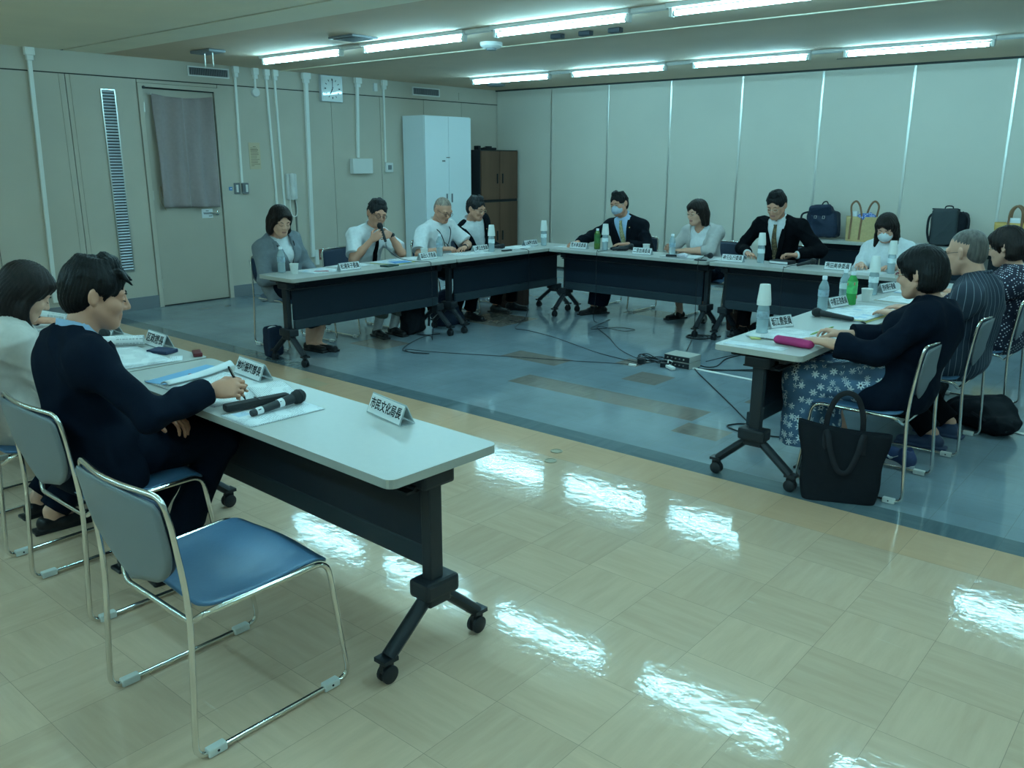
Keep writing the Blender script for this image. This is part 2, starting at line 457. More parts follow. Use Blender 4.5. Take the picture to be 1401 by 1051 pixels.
# conduits
def conduit(y0, y1, z1, lab, r=.019, cap=.045, z0=CEIL, endbox=None, kx=.03):
    t = thing('wall_conduit', lab, 'conduit', (WX, y0, 0), group='white conduits down the door wall')
    dy = y1 - y0
    b = MB(); b.bb(.003, .003 + r * 1.5, -r, r, z1, z0 - .08, .004); v0 = len(b.v)
    b.v = [(x, y + dy * (1 - (z - z1) / (z0 - z1)), z) for x, y, z in b.v]
    b.build('raceway', m_pipe, t)
    b = MB(); b.bb(.002, .055, -cap, cap, z0 - .075, z0 - .002, .008); b.bb(.002, .045, -cap * .7, cap * .7, z0 - .12, z0 - .07, .008); b.build('ceiling_elbow', m_pipe, t)
    return t
conduit(3.51, 3.455, .33, 'leftmost white conduit, running down to a socket low on the wall')
conduit(5.68, 5.665, 1.31, 'white conduit just right of the door, ending at a wall switch', .014, .035)
conduit(5.935, 5.935, 2.37, 'short white conduit ending at the round disc', .012, .036)
conduit(6.085, 6.13, .70, 'left one of the two thin paired white conduits', .013, .035)
conduit(6.20, 6.235, .70, 'right one of the two thin paired white conduits', .013, .035)
conduit(6.64, 6.60, .38, 'thick white conduit left of the clock, running low behind the table', .024, .058)
conduit(7.44, 7.40, 1.60, 'white conduit right of the clock, ending at the flat grey box', .020, .052)
conduit(7.885, 7.875, 1.545, 'rightmost white conduit, ending at a small switch', .013, .04)
def wbox(name, y, z, hy, hz, dpt, lab, cat, m=m_white, extra=None):
    t = thing(name, lab, cat, (WX, y, z))
    b = MB(); b.bb(.001, dpt, -hy, hy, -hz, hz, .004); b.build('housing', m, t)
    if extra:
        for (nm, yy, zz, hy2, hz2, d2, mm) in extra:
            b = MB(); b.bb(dpt - .001, dpt + d2, yy - hy2, yy + hy2, zz - hz2, zz + hz2, .002); b.build(nm, mm, t)
    return t
m_sock = mat('socket_gray', (.16, .17, .18), .5)
m_blue_s = mat('blue_sticker', (.10, .28, .55), .6)
m_redb = mat('switch_brown', (.30, .10, .07), .5)
wbox('wall_socket', 3.46, .27, .035, .085, .035, 'white socket box at the foot of the leftmost conduit', 'socket', m_pipe, [('socket_plate', .055, 0, .03, .075, .004, m_sock)])
wbox('wall_switch', 5.60, 1.25, .038, .062, .012, 'grey light switch with two keys, nearer the door', 'switch', m_sock, [('key', 0, 0, .014, .042, .006, m_white)])
wbox('wall_switch', 5.70, 1.25, .038, .062, .035, 'grey light switch at the end of a white conduit', 'switch', m_sock, [('key', 0.01, 0, .014, .042, .006, m_white)])
t = thing('wall_sticker', 'small blue and white sticker beside the light switches', 'sticker', (WX, 5.52, 1.25)); b = MB(); b.box((.002, 0, 0), (.001, .022, .02)); b.build('sheet', m_blue_s, t)
b = MB(); b.box((.004, .004, .0), (.0006, .01, .006)); b.build('print', m_white, t)
t = thing('wall_disc', 'round white disc at the end of a short conduit', 'disc', (WX, 5.935, 2.325)); b = MB(); b.lathe([(.052, 0), (.052, .02), (.045, .03), (0, .031)], 24, (0, 0, 0), Matrix.Rotation(PI / 2, 3, 'Y')); b.build('cover', m_white, t)
wbox('wall_outlet', 6.66, .37, .028, .095, .03, 'white outlet box low at the end of the thick conduit', 'socket', m_pipe, [])
wbox('wall_switch', 6.735, .40, .03, .065, .012, 'brown plated switch low beside the thick conduit', 'switch', m_redb, [('key', 0, -.01, .012, .026, .006, m_white)])
wbox('junction_box', 7.44, 1.495, .165, .095, .07, 'flat pale grey junction box below a conduit, left of the white locker', 'box', m_white)
wbox('wall_switch', 7.93, 1.475, .062, .062, .035, 'small white switch with a grey key at the rightmost conduit', 'switch', m_white, [('key', .0, 0, .03, .03, .006, m_sock)])
wbox('wall_sensor', 7.74, 2.49, .028, .05, .03, 'small white oblong sensor between two conduit elbows', 'sensor', m_white)
wbox('wall_plate', 9.35, 2.46, .03, .05, .012, 'small blank plate high on the wall near the corner', 'plate', m_wall)
t = thing('wall_notice', 'yellowed paper notice with printed lines right of the door', 'notice', (WX, 5.87, 1.615))
b = MB(); b.box((.0025, 0, 0), (.0015, .075, .15)); b.build('paper', mat('paper_yellow', (.62, .50, .34), .7), t)
b = MB(); random.seed(3)
for k in range(13):
    zz = .105 - k * .018; wd = .04 + random.random() * .02 if k not in (0, 12) else .02; b.box((.0045, (wd - .055) if k else 0, zz), (.0003, wd, .0028 if k != 2 else .005))
b.build('printing', mat('print_brown', (.25, .17, .11), .7), t)
# phone
t = thing('wall_telephone', 'white wall telephone with a looped cord', 'telephone', (WX, 6.34, 1.27))
b = MB(); b.bb(.0, .045, -.07, .07, -.17, .14, .015); b.build('base', m_white, t)
b = MB(); b.tube([(.055, -.02, .13), (.075, -.02, .09), (.07, -.02, -.03), (.075, -.02, -.11), (.055, -.02, -.16)], [.028, .034, .026, .034, .028], 10, sub=4); b.build('handset', m_white, t)
b = MB(); b.tube([(.05, -.05, -.16), (.06, -.06, -.26), (.055, -.03, -.36), (.05, .03, -.36), (.04, .05, -.26), (.02, .05, -.17)], .006, 6, sub=6); b.build('cord', m_white, t)
b = MB(); b.bb(0, .012, .045, .065, -1.13, -.17); b.build('wall_raceway', mat('raceway_dark', (.20, .19, .16), .6), t)
# clock: 6:54-ish, hour hand near the seven, minute hand up
t = thing('wall_clock', 'square silver rimmed wall clock with a pale dial', 'clock', (WX, 7.01, 2.425))
b = MB(); b.bb(0, .05, -.165, .165, -.155, .155, .008); b.build('case', mat('clock_case', (.55, .56, .56), .35, .3), t)
b = MB(); b.bb(.05, .053, -.145, .145, -.138, .138); b.build('dial', mat('clock_dial', (.62, .62, .58), .25, coat=.6), t)
b = MB()
for k in range(12):
    a = 2 * PI * k / 12; R = Matrix.Rotation(a, 3, 'X'); b.box(R @ Vector((.0545, 0, .108)), (.0008, .004 if k % 3 else .007, .012), R)
b.build('hour_mark', m_black, t)
def hand(nm, a, L_, wd):
    R = Matrix.Rotation(a, 3, 'X'); b = MB(); b.box(R @ Vector((.057, 0, L_ / 2 - .01)), (.0008, wd, L_ / 2 + .01), R); b.build(nm, m_black, t)
hand('hour_hand', math.radians(152), .075, .005); hand('minute_hand', math.radians(-4), .105, .0035)
# sprinkler / curtain track bracket on ceiling
t = thing('ceiling_bracket', 'grey ceiling plate with two short hanging rods above the door', 'bracket', (-7.85, 4.72, CEIL))
b = MB(); b.bb(-.17, .17, -.09, .09, -.03, -.002, .01); b.build('plate', m_gray, t)
for x in (-.06, .08):
    b = MB(); b.tube([(x, 0, -.03), (x, 0, -.12), (x + .005, 0, -.155)], .007, 6); b.build('rod', m_alu, t)
t = thing('ceiling_speaker', 'grey square diffuser on the ceiling beside the near light row', 'diffuser', (-6.05, 5.02, CEIL))
b = MB(); b.bb(-.16, .16, -.14, .14, -.018, -.002, .004); b.build('frame', m_gray, t)
b = MB(); b.bb(-.13, .13, -.11, .11, -.022, -.016); b.build('grille', m_dark, t)
t = thing('smoke_detector', 'white smoke detector on the ceiling between the light rows', 'detector', (-5.37, 6.03, CEIL))
b = MB(); b.lathe([(.10, -.002), (.10, -.03), (.075, -.05), (.03, -.052), (0, -.052)], 24); b.build('cover', m_white, t)
b = MB(); b.lathe([(.045, -.052), (.045, -.066), (0, -.068)], 20); b.build('sensor', m_gray, t)
for k, (x, y) in enumerate(((-4.59, 5.98), (-4.31, 5.99), (-4.03, 6.0))):
    t = thing('ceiling_hook', ('leftmost', 'middle', 'rightmost')[k] + ' of three small black blocks in line on the ceiling', 'block', (x, y, CEIL), group='black blocks on the ceiling')
    b = MB(); b.bb(-.055, .055, -.03, .03, -.04, -.002, .008); b.build('block', m_black, t)
t = thing('ceiling_speaker', 'round grey ceiling fixture near the far corner', 'diffuser', (-8.2, 9.3, CEIL))
b = MB(); b.lathe([(.13, -.002), (.13, -.02), (.10, -.03), (0, -.03)], 24); b.build('frame', m_gray, t)
for k, (x, y) in enumerate(((-3.35, 9.25), (-2.6, 9.05))):
    b = MB(); b.bb(x - .12, x + .12, y - .006, y + .006, CEIL - .004, CEIL); st(b, 'trim_%d' % (17 + k), m_dark)
# fluorescent rows
m_tube = mat('tube_light', (.9, .95, 1), .4, emis=LIGHT_COL, estr=LIGHT_STR)
m_tubecap = mat('tube_cap', (.8, .8, .8), .3, .5)
def lamp(x, y, lab):
    t = thing('fluorescent_lamp', lab, 'lamp', (x, y, CEIL), group='fluorescent tube lamps on the ceiling')
    b = MB(); b.bb(-.64, .64, -.055, .055, -.03, -.002, .004)
    b.v = [(vx, vy * (1 if vz > -.02 else .75), vz) for vx, vy, vz in b.v]; b.build('batten', m_white, t)
    b = MB(); b.tube([(-.585, 0, -.062), (.585, 0, -.062)], .0165, 12); b.build('tube', m_tube, t)
    for sx in (-1, 1):
        b = MB(); b.bb(sx * .615 - .012, sx * .615 + .012, -.022, .022, -.085, -.03, .004); b.build('socket', m_white, t)
        b = MB(); b.tube([(sx * .585, 0, -.062), (sx * .605, 0, -.062)], .017, 12); b.build('end_cap', m_tubecap, t)
    b = MB(); b.tube([(.64, .0, -.016), (.92, .0, -.016)], .022, 8); b.build('link_duct', m_white, t)
rn = {2: 'nearer visible row', 3: 'far row by the partition', 1: 'row above the near table', 0: 'row behind the viewer'}
cn = ['first from the door wall', 'second from the door wall', 'third from the door wall', 'fourth from the door wall', 'fifth from the door wall', 'last towards the right wall']
for r, y in enumerate(ROWS_Y):
    for c, x in enumerate(TUBES_X):
        if r == 1 and c < 2: continue
        lamp(x - (.07 if r == 2 else 0), y, 'fluorescent tube lamp, %s, %s' % (cn[c], rn[r]))
# ================================================================ furniture
m_top = mat('table_top_laminate', (.52, .50, .475), .32, noise=.02, nscale=40)
m_edge = mat('table_edge', (.40, .385, .345), .5)
m_frame = mat('table_frame', (.020, .024, .029), .38)
m_panel_lit = mat('table_panel_lit', (.024, .036, .046), .42)  # same paint as the panel; light caught by the lip is put into the colour
m_panel = mat('table_panel', (.009, .016, .026), .42)
def rounded(hx, hy, r, n=5):
    out = []
    for cx, cy, a0 in ((hx - r, hy - r, 0), (-hx + r, hy - r, PI / 2), (-hx + r, -hy + r, PI), (hx - r, -hy + r, 1.5 * PI)):
        for k in range(n + 1):
            a = a0 + PI / 2 * k / n; out.append((cx + r * math.cos(a), cy + r * math.sin(a)))
    return out
def make_table(lab, L=1.8, group=None, postx=.088):
    """local: x along, +y is the side with the modesty panel"""
    t = thing('folding_table', lab, 'table', (0, 0, 0), 0, group)
    b = MB(); b.prism(rounded(L / 2, .225, .03), .672, .70); o = b.build('tabletop', m_edge, t); o.data.materials.append(m_top)
    for p in o.data.polygons:
        if p.normal.z > .9: p.material_index = 1
    b = MB(); b.prism(rounded(L / 2 - .012, .213, .02), .668, .673); b.build('underside', m_frame, t)
    xp = L / 2 - postx
    b = MB()  # modesty panel with a stepped lower lip
    b.bb(-xp + .022, xp - .022, .046, .058, .352, .664, .002); b.bb(-xp + .022, xp - .022, .058, .066, .645, .664)
    pn = b.build('modesty_panel', m_panel, t)
    b = MB(); b.bb(-xp + .022, xp - .022, .046, .074, .275, .353, .008); b.build('lower_lip', m_panel_lit, pn)
    b = MB(); b.bb(-xp, xp, -.12, -.08, .63, .668, .004); b.tube([(-xp, -.05, .60), (xp, -.05, .60)], .011, 8); b.bb(-xp, xp, -.09, .10, .592, .60); b.build('under_shelf', m_frame, t)
    for s in (-1, 1):
        x = s * xp
        lg = MB(); lg.bb(x - .021, x + .021, -.018, .036, .26, .655, .005); lg.bb(x - .02, x + .02, -.17, .16, .645, .669, .004); lg.bb(x - .036, x + .036, -.05, .08, .60, .655, .01)
        leg = lg.build('leg', m_frame, t)
        b = MB(); b.bb(x - .045, x + .045, -.055, .085, .225, .285, .012); b.bb(x - .032, x + .032, -.035, .06, .195, .235, .008); b.build('leg_joint', m_frame, leg)
        for sy, y0, y1 in ((-1, -.005, -.185), (1, .03, .20)):
            b = MB(); b.tube([(x, y0, .235), (x, y1, .085)], .021, 8, flat=((1, 0, 0), 1.25)); b.box((x, y1 + sy * .008, .082), (.026, .028, .007)); b.build('foot_strut', m_frame, leg)
            yc = y1 + sy * .012
            b = MB(); b.tube([(x, yc, .085), (x, yc, .06)], .009, 8)
            for q in (-1, 1): b.lathe([(.0, -.009), (.024, -.009), (.030, -.004), (.030, .005), (.024, .009), (0, .009)], 18, (x + q * .0125, yc - sy * .006, .030), Matrix.Rotation(PI / 2, 3, 'Y'))
            b.box((x, yc - sy * .004, .052), (.008, .022, .014)); b.build('caster', m_black, leg)
    return t
G1 = 'grey topped folding tables set in a ring'
tb = make_table('near folding table, its right end standing free in the foreground', 1.8)
tb['group'] = G1
tb.location = (-2.605, 1.735, 0); tb.rotation_euler = (0, 0, math.radians(-1.6))
dup(tb, (-4.42, 1.78, 0), math.radians(-1.0), 'folding table at the far left, in front of the woman in cream')
dup(tb, (-5.625, 4.69, 0), -PI / 2, 'folding table along the door wall, nearer the door')
dup(tb, (-5.615, 6.49, 0), -PI / 2, 'folding table along the door wall, second one, near the corner')
dup(tb, (-4.49, 7.135, 0), PI, 'folding table along the partition, left one, before the masked man')
dup(tb, (-2.67, 7.13, 0), PI, 'folding table along the partition, right one, before the man with the notebook')
dup(tb, (-1.675, 4.68, 0), PI / 2, 'folding table on the right with the magenta pencil case')
t5 = make_table('short folding table on the right, behind the green bottle, under the far papers', 1.29, G1); t5.location = (-1.675, 6.235, 0); t5.rotation_euler = (0, 0, PI / 2)
b1 = dup(tb, (-2.93, 9.90, 0), PI, 'folding table against the partition, left one, under the dark backpack'); b1['group'] = G1
dup(tb, (-1.10, 9.90, 0), PI, 'folding table against the partition, right one, under the tan bag')
# ---------------------------------------------------------------- chairs
m_seat = mat('chair_seat_blue', (.06, .135, .235), .38, noise=.08, nscale=9, bump=.05, bscale=60)
m_back = mat('chair_back_gray', (.165, .185, .20), .42)
m_pad = mat('chair_pad_navy', (.025, .045, .085), .5)
m_clip = mat('chair_clip', (.70, .70, .66), .45)
def make_chair():
    """faces +y, stacking sled chair"""
    t = thing('stacking_chair', 'x', 'chair', (0, 0, 0), 0, 'chrome framed blue stacking chairs')
    hw = .247
    def side(s):
        return [Vector((s * hw, .20, .425)), Vector((s * (hw + .002), .255, .0115)), Vector((s * hw, -.265, .0115)), Vector((s * (hw - .004), -.235, .46)), Vector((s * (hw - .012), -.262, .70))]
    pr, pl = side(1), side(-1)
    loop = [Vector((.18, -.205, .375)), Vector((.232, -.19, .415))] + pr + [Vector((.226, -.274, .768)), Vector((0, -.312, .772)), Vector((-.226, -.274, .768))] + pl[::-1] + [Vector((-.232, -.19, .415)), Vector((-.18, -.205, .375))]
    rad = [.02, .03, .05, .045, .045, .12, .05, .06, .3, .06, .05, .12, .045, .045, .05, .03, .02]
    P = fillet(loop, rad, 6, True)
    b = MB(); b.tube(P, .0085, 8, closed=True); b.build('frame', m_steel, t)
    def seat(u, v):
        x = (u - .5) * .462; y = -.20 + v * .425
        z = .437 - .020 * math.exp(-((v - .38) / .28) ** 2) * (1 - (2 * u - 1) ** 4 * .6) + .006 * math.cos((u - .5) * 2 * PI)
        if v > .86: z -= ((v - .86) / .14) ** 2 * .028
        if v < .1: z += ((.1 - v) / .1) ** 2 * .006
        k = abs(2 * u - 1)
        c = .05
        if v > .93: x *= 1 - (1 - math.sqrt(max(0, 1 - ((v - .93) / .07) ** 2))) * .09
        if v < .12: x *= 1 - ((.12 - v) / .12) ** 2 * .10
        return Vector((x, y, z))
    b = MB(); b.grid(seat, 22, 24); o = b.build('seat', m_seat, t, solid=.013); md = o.modifiers.new('s', 'SUBSURF'); md.levels = 1; md.render_levels = 1
    def back(off, m, nm, sc=1.0, th=.006):
        def f(u, v):
            k = 2 * u - 1; ww = .234 * sc
            # rounded tongue: wide at the top, U-shaped at the bottom
            wv = ww * (1.0 if v > .62 else math.sqrt(max(.0, 1 - ((.62 - v) / .62) ** 2.3)))
            if v > .9: wv *= 1 - (1 - math.sqrt(max(0, 1 - ((v - .9) / .1) ** 2))) * .10
            z = .470 + v * .294 * sc + (1 - sc) * .15 - .012 * k * k * (v > .5) * (v - .5) * 2
            y = -.242 - .035 * v + off - .022 * (1 - k * k) * 1.0 - .006 * v * v
            return Vector((k * wv, y, z))
        b = MB(); b.grid(f, 16, 16); return b.build(nm, m, t, solid=th)
    back(-.004, m_back, 'back_shell'); back(.011, m_pad, 'back_pad', .97, .009)
    for s in (-1, 1):
        for y in (-.205, .185):
            b = MB(); b.bb(s * hw - .013, s * hw + .013, y - .028, y + .028, .0015, .026, .004); b.build('glide_clip', m_clip, t)
            b = MB(); b.tube([(s * (hw + .0125), y, .014), (s * (hw + .0142), y, .014)], .004, 6, ); b.build('clip_screw', m_black, t)
    return t
ch = make_chair()
ch['label'] = 'empty stacking chair in the foreground with a bare blue seat'
ch.location = (-2.155, 1.20, 0); ch.rotation_euler = (0, 0, math.radians(0))
def put(x, y, face, lab): return dup(ch, (x, y, 0), face, lab)
put(-3.08, 1.33, 0, 'stacking chair under the man in the dark suit writing in the foreground')
put(-3.86, 1.33, .03, 'stacking chair under the woman in the cream jacket at the left edge')
put(-4.66, 1.33, 0, 'stacking chair under the half seen man at the left edge')
put(-6.20, 4.36, -PI / 2, 'stacking chair under the woman in the grey jacket')
put(-6.20, 5.12, -PI / 2, 'stacking chair under the man speaking into the microphone')
put(-6.20, 6.24, -PI / 2 - .12, 'stacking chair under the writing man in a white shirt with a lanyard')
put(-6.32, 6.86, -PI / 2, 'stacking chair under the man in the open dark jacket at the corner')
put(-5.06, 7.86, PI - .1, 'stacking chair under the man with the pale mask and patterned tie')
put(-4.02, 7.86, PI, 'stacking chair under the woman in the pale cardigan')
put(-3.27, 7.86, PI, 'stacking chair under the man in the black suit with the notebook')
put(-2.25, 7.86, PI, 'stacking chair under the long haired woman with the white mask')
put(-1.27, 4.28, PI / 2, 'stacking chair under the woman with the flowered skirt')
put(-1.24, 5.17, PI / 2, 'stacking chair under the man in the pinstriped shirt')
put(-1.20, 6.07, PI / 2, 'stacking chair under the woman in the dotted jacket')
# ---------------------------------------------------------------- cabinets
m_loc = mat('locker_white', (.88, .94, .96), .35)
t = thing('tall_white_locker', 'tall white two door locker against the door wall', 'cabinet', (WX, 8.65, 0))
b = MB(); b.bb(.016, .425, -.45, .45, .03, 2.15, .004); b.bb(.03, .41, -.43, .43, 0, .03); b.build('body', m_loc, t)
for s in (-1, 1):
    b = MB(); b.bb(.426, .445, s * .225 - .222, s * .225 + .222, .05, 2.14, .003); dd = b.build('door', m_loc, t)
    b = MB(); b.bb(.446, .456, s * .05 - .012, s * .05 + .012, 1.0, 1.12, .003); b.build('handle', m_gray, dd)
b = MB(); b.bb(.4455, .4465, -.13, -.07, 1.55, 1.57); b.bb(.4455, .4465, -.05, .02, 1.60, 1.612); b.build('label_mark', m_gray, t)
m_wood = mat('cabinet_wood', (.125, .062, .036), .45, noise=.25, nscale=6, stretch=(1, 1, .12))
m_cab = mat('cabinet_dark', (.018, .020, .024), .5)
t = thing('brown_cabinet', 'dark framed brown two tier cabinet in the corner', 'cabinet', (WX, 9.70, 0))
b = MB(); b.bb(.016, .445, -.42, .42, .0, 1.715, .004); b.build('body', m_cab, t)
for s in (-1, 1):
    for z0, z1 in ((.06, .97), (1.01, 1.70)):
        b = MB(); b.bb(.446, .462, s * .205 - .20, s * .205 + .20, z0, z1, .002); dd = b.build('door', m_wood, t)
        zz = (z0 + .42) if z0 < .5 else z0 + .30
        b = MB(); b.bb(.4625, .475, s * .06 - .010, s * .06 + .010, zz - .07, zz + .07, .003); b.build('handle', m_black, dd)
t = thing('cable_box', 'small dark devices lying on top of the brown cabinet', 'device', (WX + .25, 9.62, 1.716))
b = MB(); b.bb(-.08, .08, -.06, .16, 0, .035, .01); b.bb(-.05, .04, -.2, -.14, 0, .06, .01); b.bb(-.03, .05, .02, .09, .035, .055, .006); b.build('case', m_black, t)
b = MB(); b.tube([(.0, -.15, .02), (.03, -.09, .03), (.02, -.05, .04), (0, .0, .045)], .005, 6, sub=4); b.build('lead', m_black, t)
# ================================================================ soft body modeller: blended distance fields -> one smooth mesh
def V3(a): return np.array(a, dtype=np.float32)
class Vol:
    def __init__(s, h): s.h = h; s.p = []
    def add(s, fn, lo, hi, k=.02, op='u'): s.p.append((fn, V3(lo), V3(hi), k, op)); return s
    def rc(s, a, b, ra, rb, k=.02, op='u', flat=None, clip=None):
        a, b = V3(a), V3(b); R = max(ra, rb)
        ln = float(np.linalg.norm(b - a)) + 1e-6
        def tr(p):
            if flat is None: return p
            n = V3(flat[0]); n = n / np.linalg.norm(n)
            return p + n * ((p - a) @ n)[..., None] * (1 / flat[1] - 1)
        b2 = tr(b[None])[0]; d = b2 - a; L2 = float(d @ d) + 1e-9
        def fn(p):
            q = tr(p); t = np.clip(((q - a) @ d) / L2, 0, 1)
            r = ra + (rb - ra) * t
            D = np.linalg.norm(q - a - t[..., None] * d, axis=-1) - r
            if clip is not None:
                c, n = V3(clip[0]), V3(clip[1]); n = n / np.linalg.norm(n)
                D = np.maximum(D, (p - c) @ n)
            return D
        R2 = R * (max(1, flat[1]) if flat else 1)
        return s.add(fn, np.minimum(a, b) - R2, np.maximum(a, b) + R2, k, op)
    def ell(s, c, r, R=None, k=.02, op='u'):
        c, r = V3(c), V3(r); M_ = np.eye(3, dtype=np.float32) if R is None else np.array(R, dtype=np.float32)
        def fn(p):
            q = (p - c) @ M_
            k0 = np.linalg.norm(q / r, axis=-1); k1 = np.linalg.norm(q / (r * r), axis=-1)
            return k0 * (k0 - 1) / np.maximum(k1, 1e-6)
        m_ = float(max(r)); return s.add(fn, c - m_, c + m_, k, op)
    def box(s, c, hh, R=None, rd=.01, k=.01, op='u'):
        c, hh = V3(c), V3(hh); M_ = np.eye(3, dtype=np.float32) if R is None else np.array(R, dtype=np.float32)
        def fn(p):
            q = np.abs((p - c) @ M_) - (hh - rd)
            return np.linalg.norm(np.maximum(q, 0), axis=-1) + np.minimum(q.max(-1), 0) - rd
        m_ = float(np.linalg.norm(hh)); return s.add(fn, c - m_, c + m_, k, op)
    def fn(s, f, lo, hi, k=.01, op='s'): return s.add(f, lo, hi, k, op)
    def mesh(s):
        h = s.h
        un = [q for q in s.p if q[4] == 'u']
        lo = np.min([q[1] for q in un], 0) - 3 * h; hi = np.max([q[2] for q in un], 0) + 3 * h
        n = np.ceil((hi - lo) / h).astype(int) + 1
        D = np.full(tuple(n), 1.0, np.float32)
        for f, a, b, k, op in s.p:
            mg = k + 2.5 * h
            i0 = np.clip(np.floor((a - mg - lo) / h).astype(int), 0, n); i1 = np.clip(np.ceil((b + mg - lo) / h).astype(int) + 1, 0, n)
            if (i1 <= i0).any(): continue
            ax = [lo[i] + h * np.arange(i0[i], i1[i], dtype=np.float32) for i in range(3)]
            g = np.stack(np.meshgrid(*ax, indexing='ij'), -1).astype(np.float32)
            d = f(g).astype(np.float32)
            sl = tuple(slice(i0[i], i1[i]) for i in range(3)); o = D[sl]
            if op == 'u':
                e = np.maximum(k - np.abs(o - d), 0) / k if k > 0 else 0
                D[sl] = np.minimum(o, d) - e * e * k * .25
            elif op == 's':
                d = -d; e = np.maximum(k - np.abs(o - d), 0) / k
                D[sl] = np.maximum(o, d) + e * e * k * .25
        return surface_net(D, lo, h)
def surface_net(D, lo, h):
    S = D < 0
    n = D.shape
    c = [S[i:n[0] - 1 + i, j:n[1] - 1 + j, k:n[2] - 1 + k] for i in (0, 1) for j in (0, 1) for k in (0, 1)]
    cnt = sum(x.astype(np.int8) for x in c)
    act = (cnt > 0) & (cnt < 8)
    idx = np.argwhere(act)
    if len(idx) == 0: return np.zeros((0, 3)), np.zeros((0, 4), int)
    ids = -np.ones(act.shape, np.int32); ids[act] = np.arange(len(idx))
    acc = np.zeros((len(idx), 3), np.float64); w_ = np.zeros(len(idx))
    co = [(i, j, k) for i in (0, 1) for j in (0, 1) for k in (0, 1)]
    vals = {q: D[idx[:, 0] + q[0], idx[:, 1] + q[1], idx[:, 2] + q[2]] for q in co}
    for a in co:
        for ax in range(3):
            if a[ax]: continue
            b = tuple(a[i] + (i == ax) for i in range(3))
            va, vb = vals[a], vals[b]; m_ = (va < 0) != (vb < 0)
            t = np.where(m_, va / np.where(m_, va - vb, 1), 0)
            p = np.zeros((len(idx), 3)); p += a; p[:, ax] += t
            acc[m_] += p[m_]; w_[m_] += 1
    verts = (idx + acc / w_[:, None]) * h + lo
    F_ = []
    for ax in range(3):
        o = [i for i in range(3) if i != ax]
        sl0 = [slice(None)] * 3; sl1 = [slice(None)] * 3; sl0[ax] = slice(0, -1); sl1[ax] = slice(1, None)
        e = S[tuple(sl0)] != S[tuple(sl1)]
        q = np.argwhere(e); q = q[(q[:, o[0]] > 0) & (q[:, o[1]] > 0) & (q[:, o[0]] < n[o[0]] - 1) & (q[:, o[1]] < n[o[1]] - 1)]
        ins = S[q[:, 0], q[:, 1], q[:, 2]]
        def cid(da, db):
            r = q.copy(); r[:, o[0]] += da; r[:, o[1]] += db; return ids[r[:, 0], r[:, 1], r[:, 2]]
        f = np.stack([cid(-1, -1), cid(0, -1), cid(0, 0), cid(-1, 0)], 1)
        flip = ins if ax != 1 else ~ins
        f[~flip] = f[~flip][:, ::-1]
        F_.append(f)
    return verts, np.concatenate(F_)
def vnormals(v, f):
    a = np.cross(v[f[:, 2]] - v[f[:, 0]], v[f[:, 3]] - v[f[:, 1]])
    nn = np.zeros_like(v)
    for i in range(4): np.add.at(nn, f[:, i], a)
    return nn / np.maximum(np.linalg.norm(nn, axis=1, keepdims=True), 1e-9)
def relax(v, f, it=1, lam=.5):
    e = np.concatenate([f[:, [0, 1]], f[:, [1, 2]], f[:, [2, 3]], f[:, [3, 0]]])
    for _ in range(it):
        s = np.zeros_like(v); c = np.zeros(len(v))
        np.add.at(s, e[:, 0], v[e[:, 1]]); np.add.at(c, e[:, 0], 1); np.add.at(s, e[:, 1], v[e[:, 0]]); np.add.at(c, e[:, 1], 1)
        v = v + (s / c[:, None] - v) * lam
    return v
def np_mesh(name, v, f, m, parent, mats=None, mi=None, sub=0):
    me = bpy.data.meshes.new(name)
    me.vertices.add(len(v)); me.vertices.foreach_set('co', np.ascontiguousarray(v, dtype=np.float32).ravel())
    me.loops.add(len(f) * 4); me.loops.foreach_set('vertex_index', np.ascontiguousarray(f, dtype=np.int32).ravel())
    me.polygons.add(len(f)); me.polygons.foreach_set('loop_start', np.arange(0, len(f) * 4, 4, dtype=np.int32))
    try: me.polygons.foreach_set('loop_total', np.full(len(f), 4, np.int32))
    except Exception: pass
    me.polygons.foreach_set('use_smooth', np.ones(len(f), bool))
    for x in ([m] if mats is None else mats): me.materials.append(x)
    if mi is not None: me.polygons.foreach_set('material_index', mi.astype(np.int32))
    me.update(calc_edges=True)
    o = bpy.data.objects.new(name, me); COL.objects.link(o)
    if parent: o.parent = parent
    return o
def folds(v, f, amp, sc=1.0, seed=0):
    """cloth creases: warped sine sums pushed along the normal"""
    r = np.random.RandomState(seed); n = vnormals(v, f); d = np.zeros(len(v))
    for i in range(6):
        k = r.randn(3); k /= np.linalg.norm(k); k *= (16 + 14 * r.rand()) * sc
        wv = r.randn(3) * 9 * sc
        ph = v @ k + 1.6 * np.sin(v @ wv + r.rand() * 6) + r.rand() * 6
        d += np.exp(-(np.sin(ph * .5) ** 2) * 7) - .25
    return v + n * (d * amp / 1.15)[:, None]
# ---------------------------------------------------------------- people
def skin_mat(name, col, lips):
    return mat(name, col, .48, noise=.05, nscale=26, bump=.04, bscale=240)
m_skinA = skin_mat('skin_a', (.60, .285, .185), 0); m_skinB = skin_mat('skin_b', (.68, .36, .25), 0)
m_lip = mat('lips', (.40, .16, .13), .45); m_hairK = None
def hair_mat(name, col, rough=.42):
    return mat(name, col, rough, noise=.5, nscale=60, bump=.35, bscale=260, stretch=(1, 1, .18), spec=.22)
m_hB = hair_mat('hair_black', (.006, .006, .007)); m_hBr = hair_mat('hair_brown_black', (.014, .009, .008)); m_hG = hair_mat('hair_gray', (.12, .105, .095)); m_hDG = hair_mat('hair_dark_gray', (.022, .022, .025)); m_hLG = hair_mat('hair_stubble', (.26, .20, .165), .7)
m_eye = mat('eye_dark', (.012, .01, .01), .2); m_brow = mat('brow_hair', (.03, .025, .022), .7)
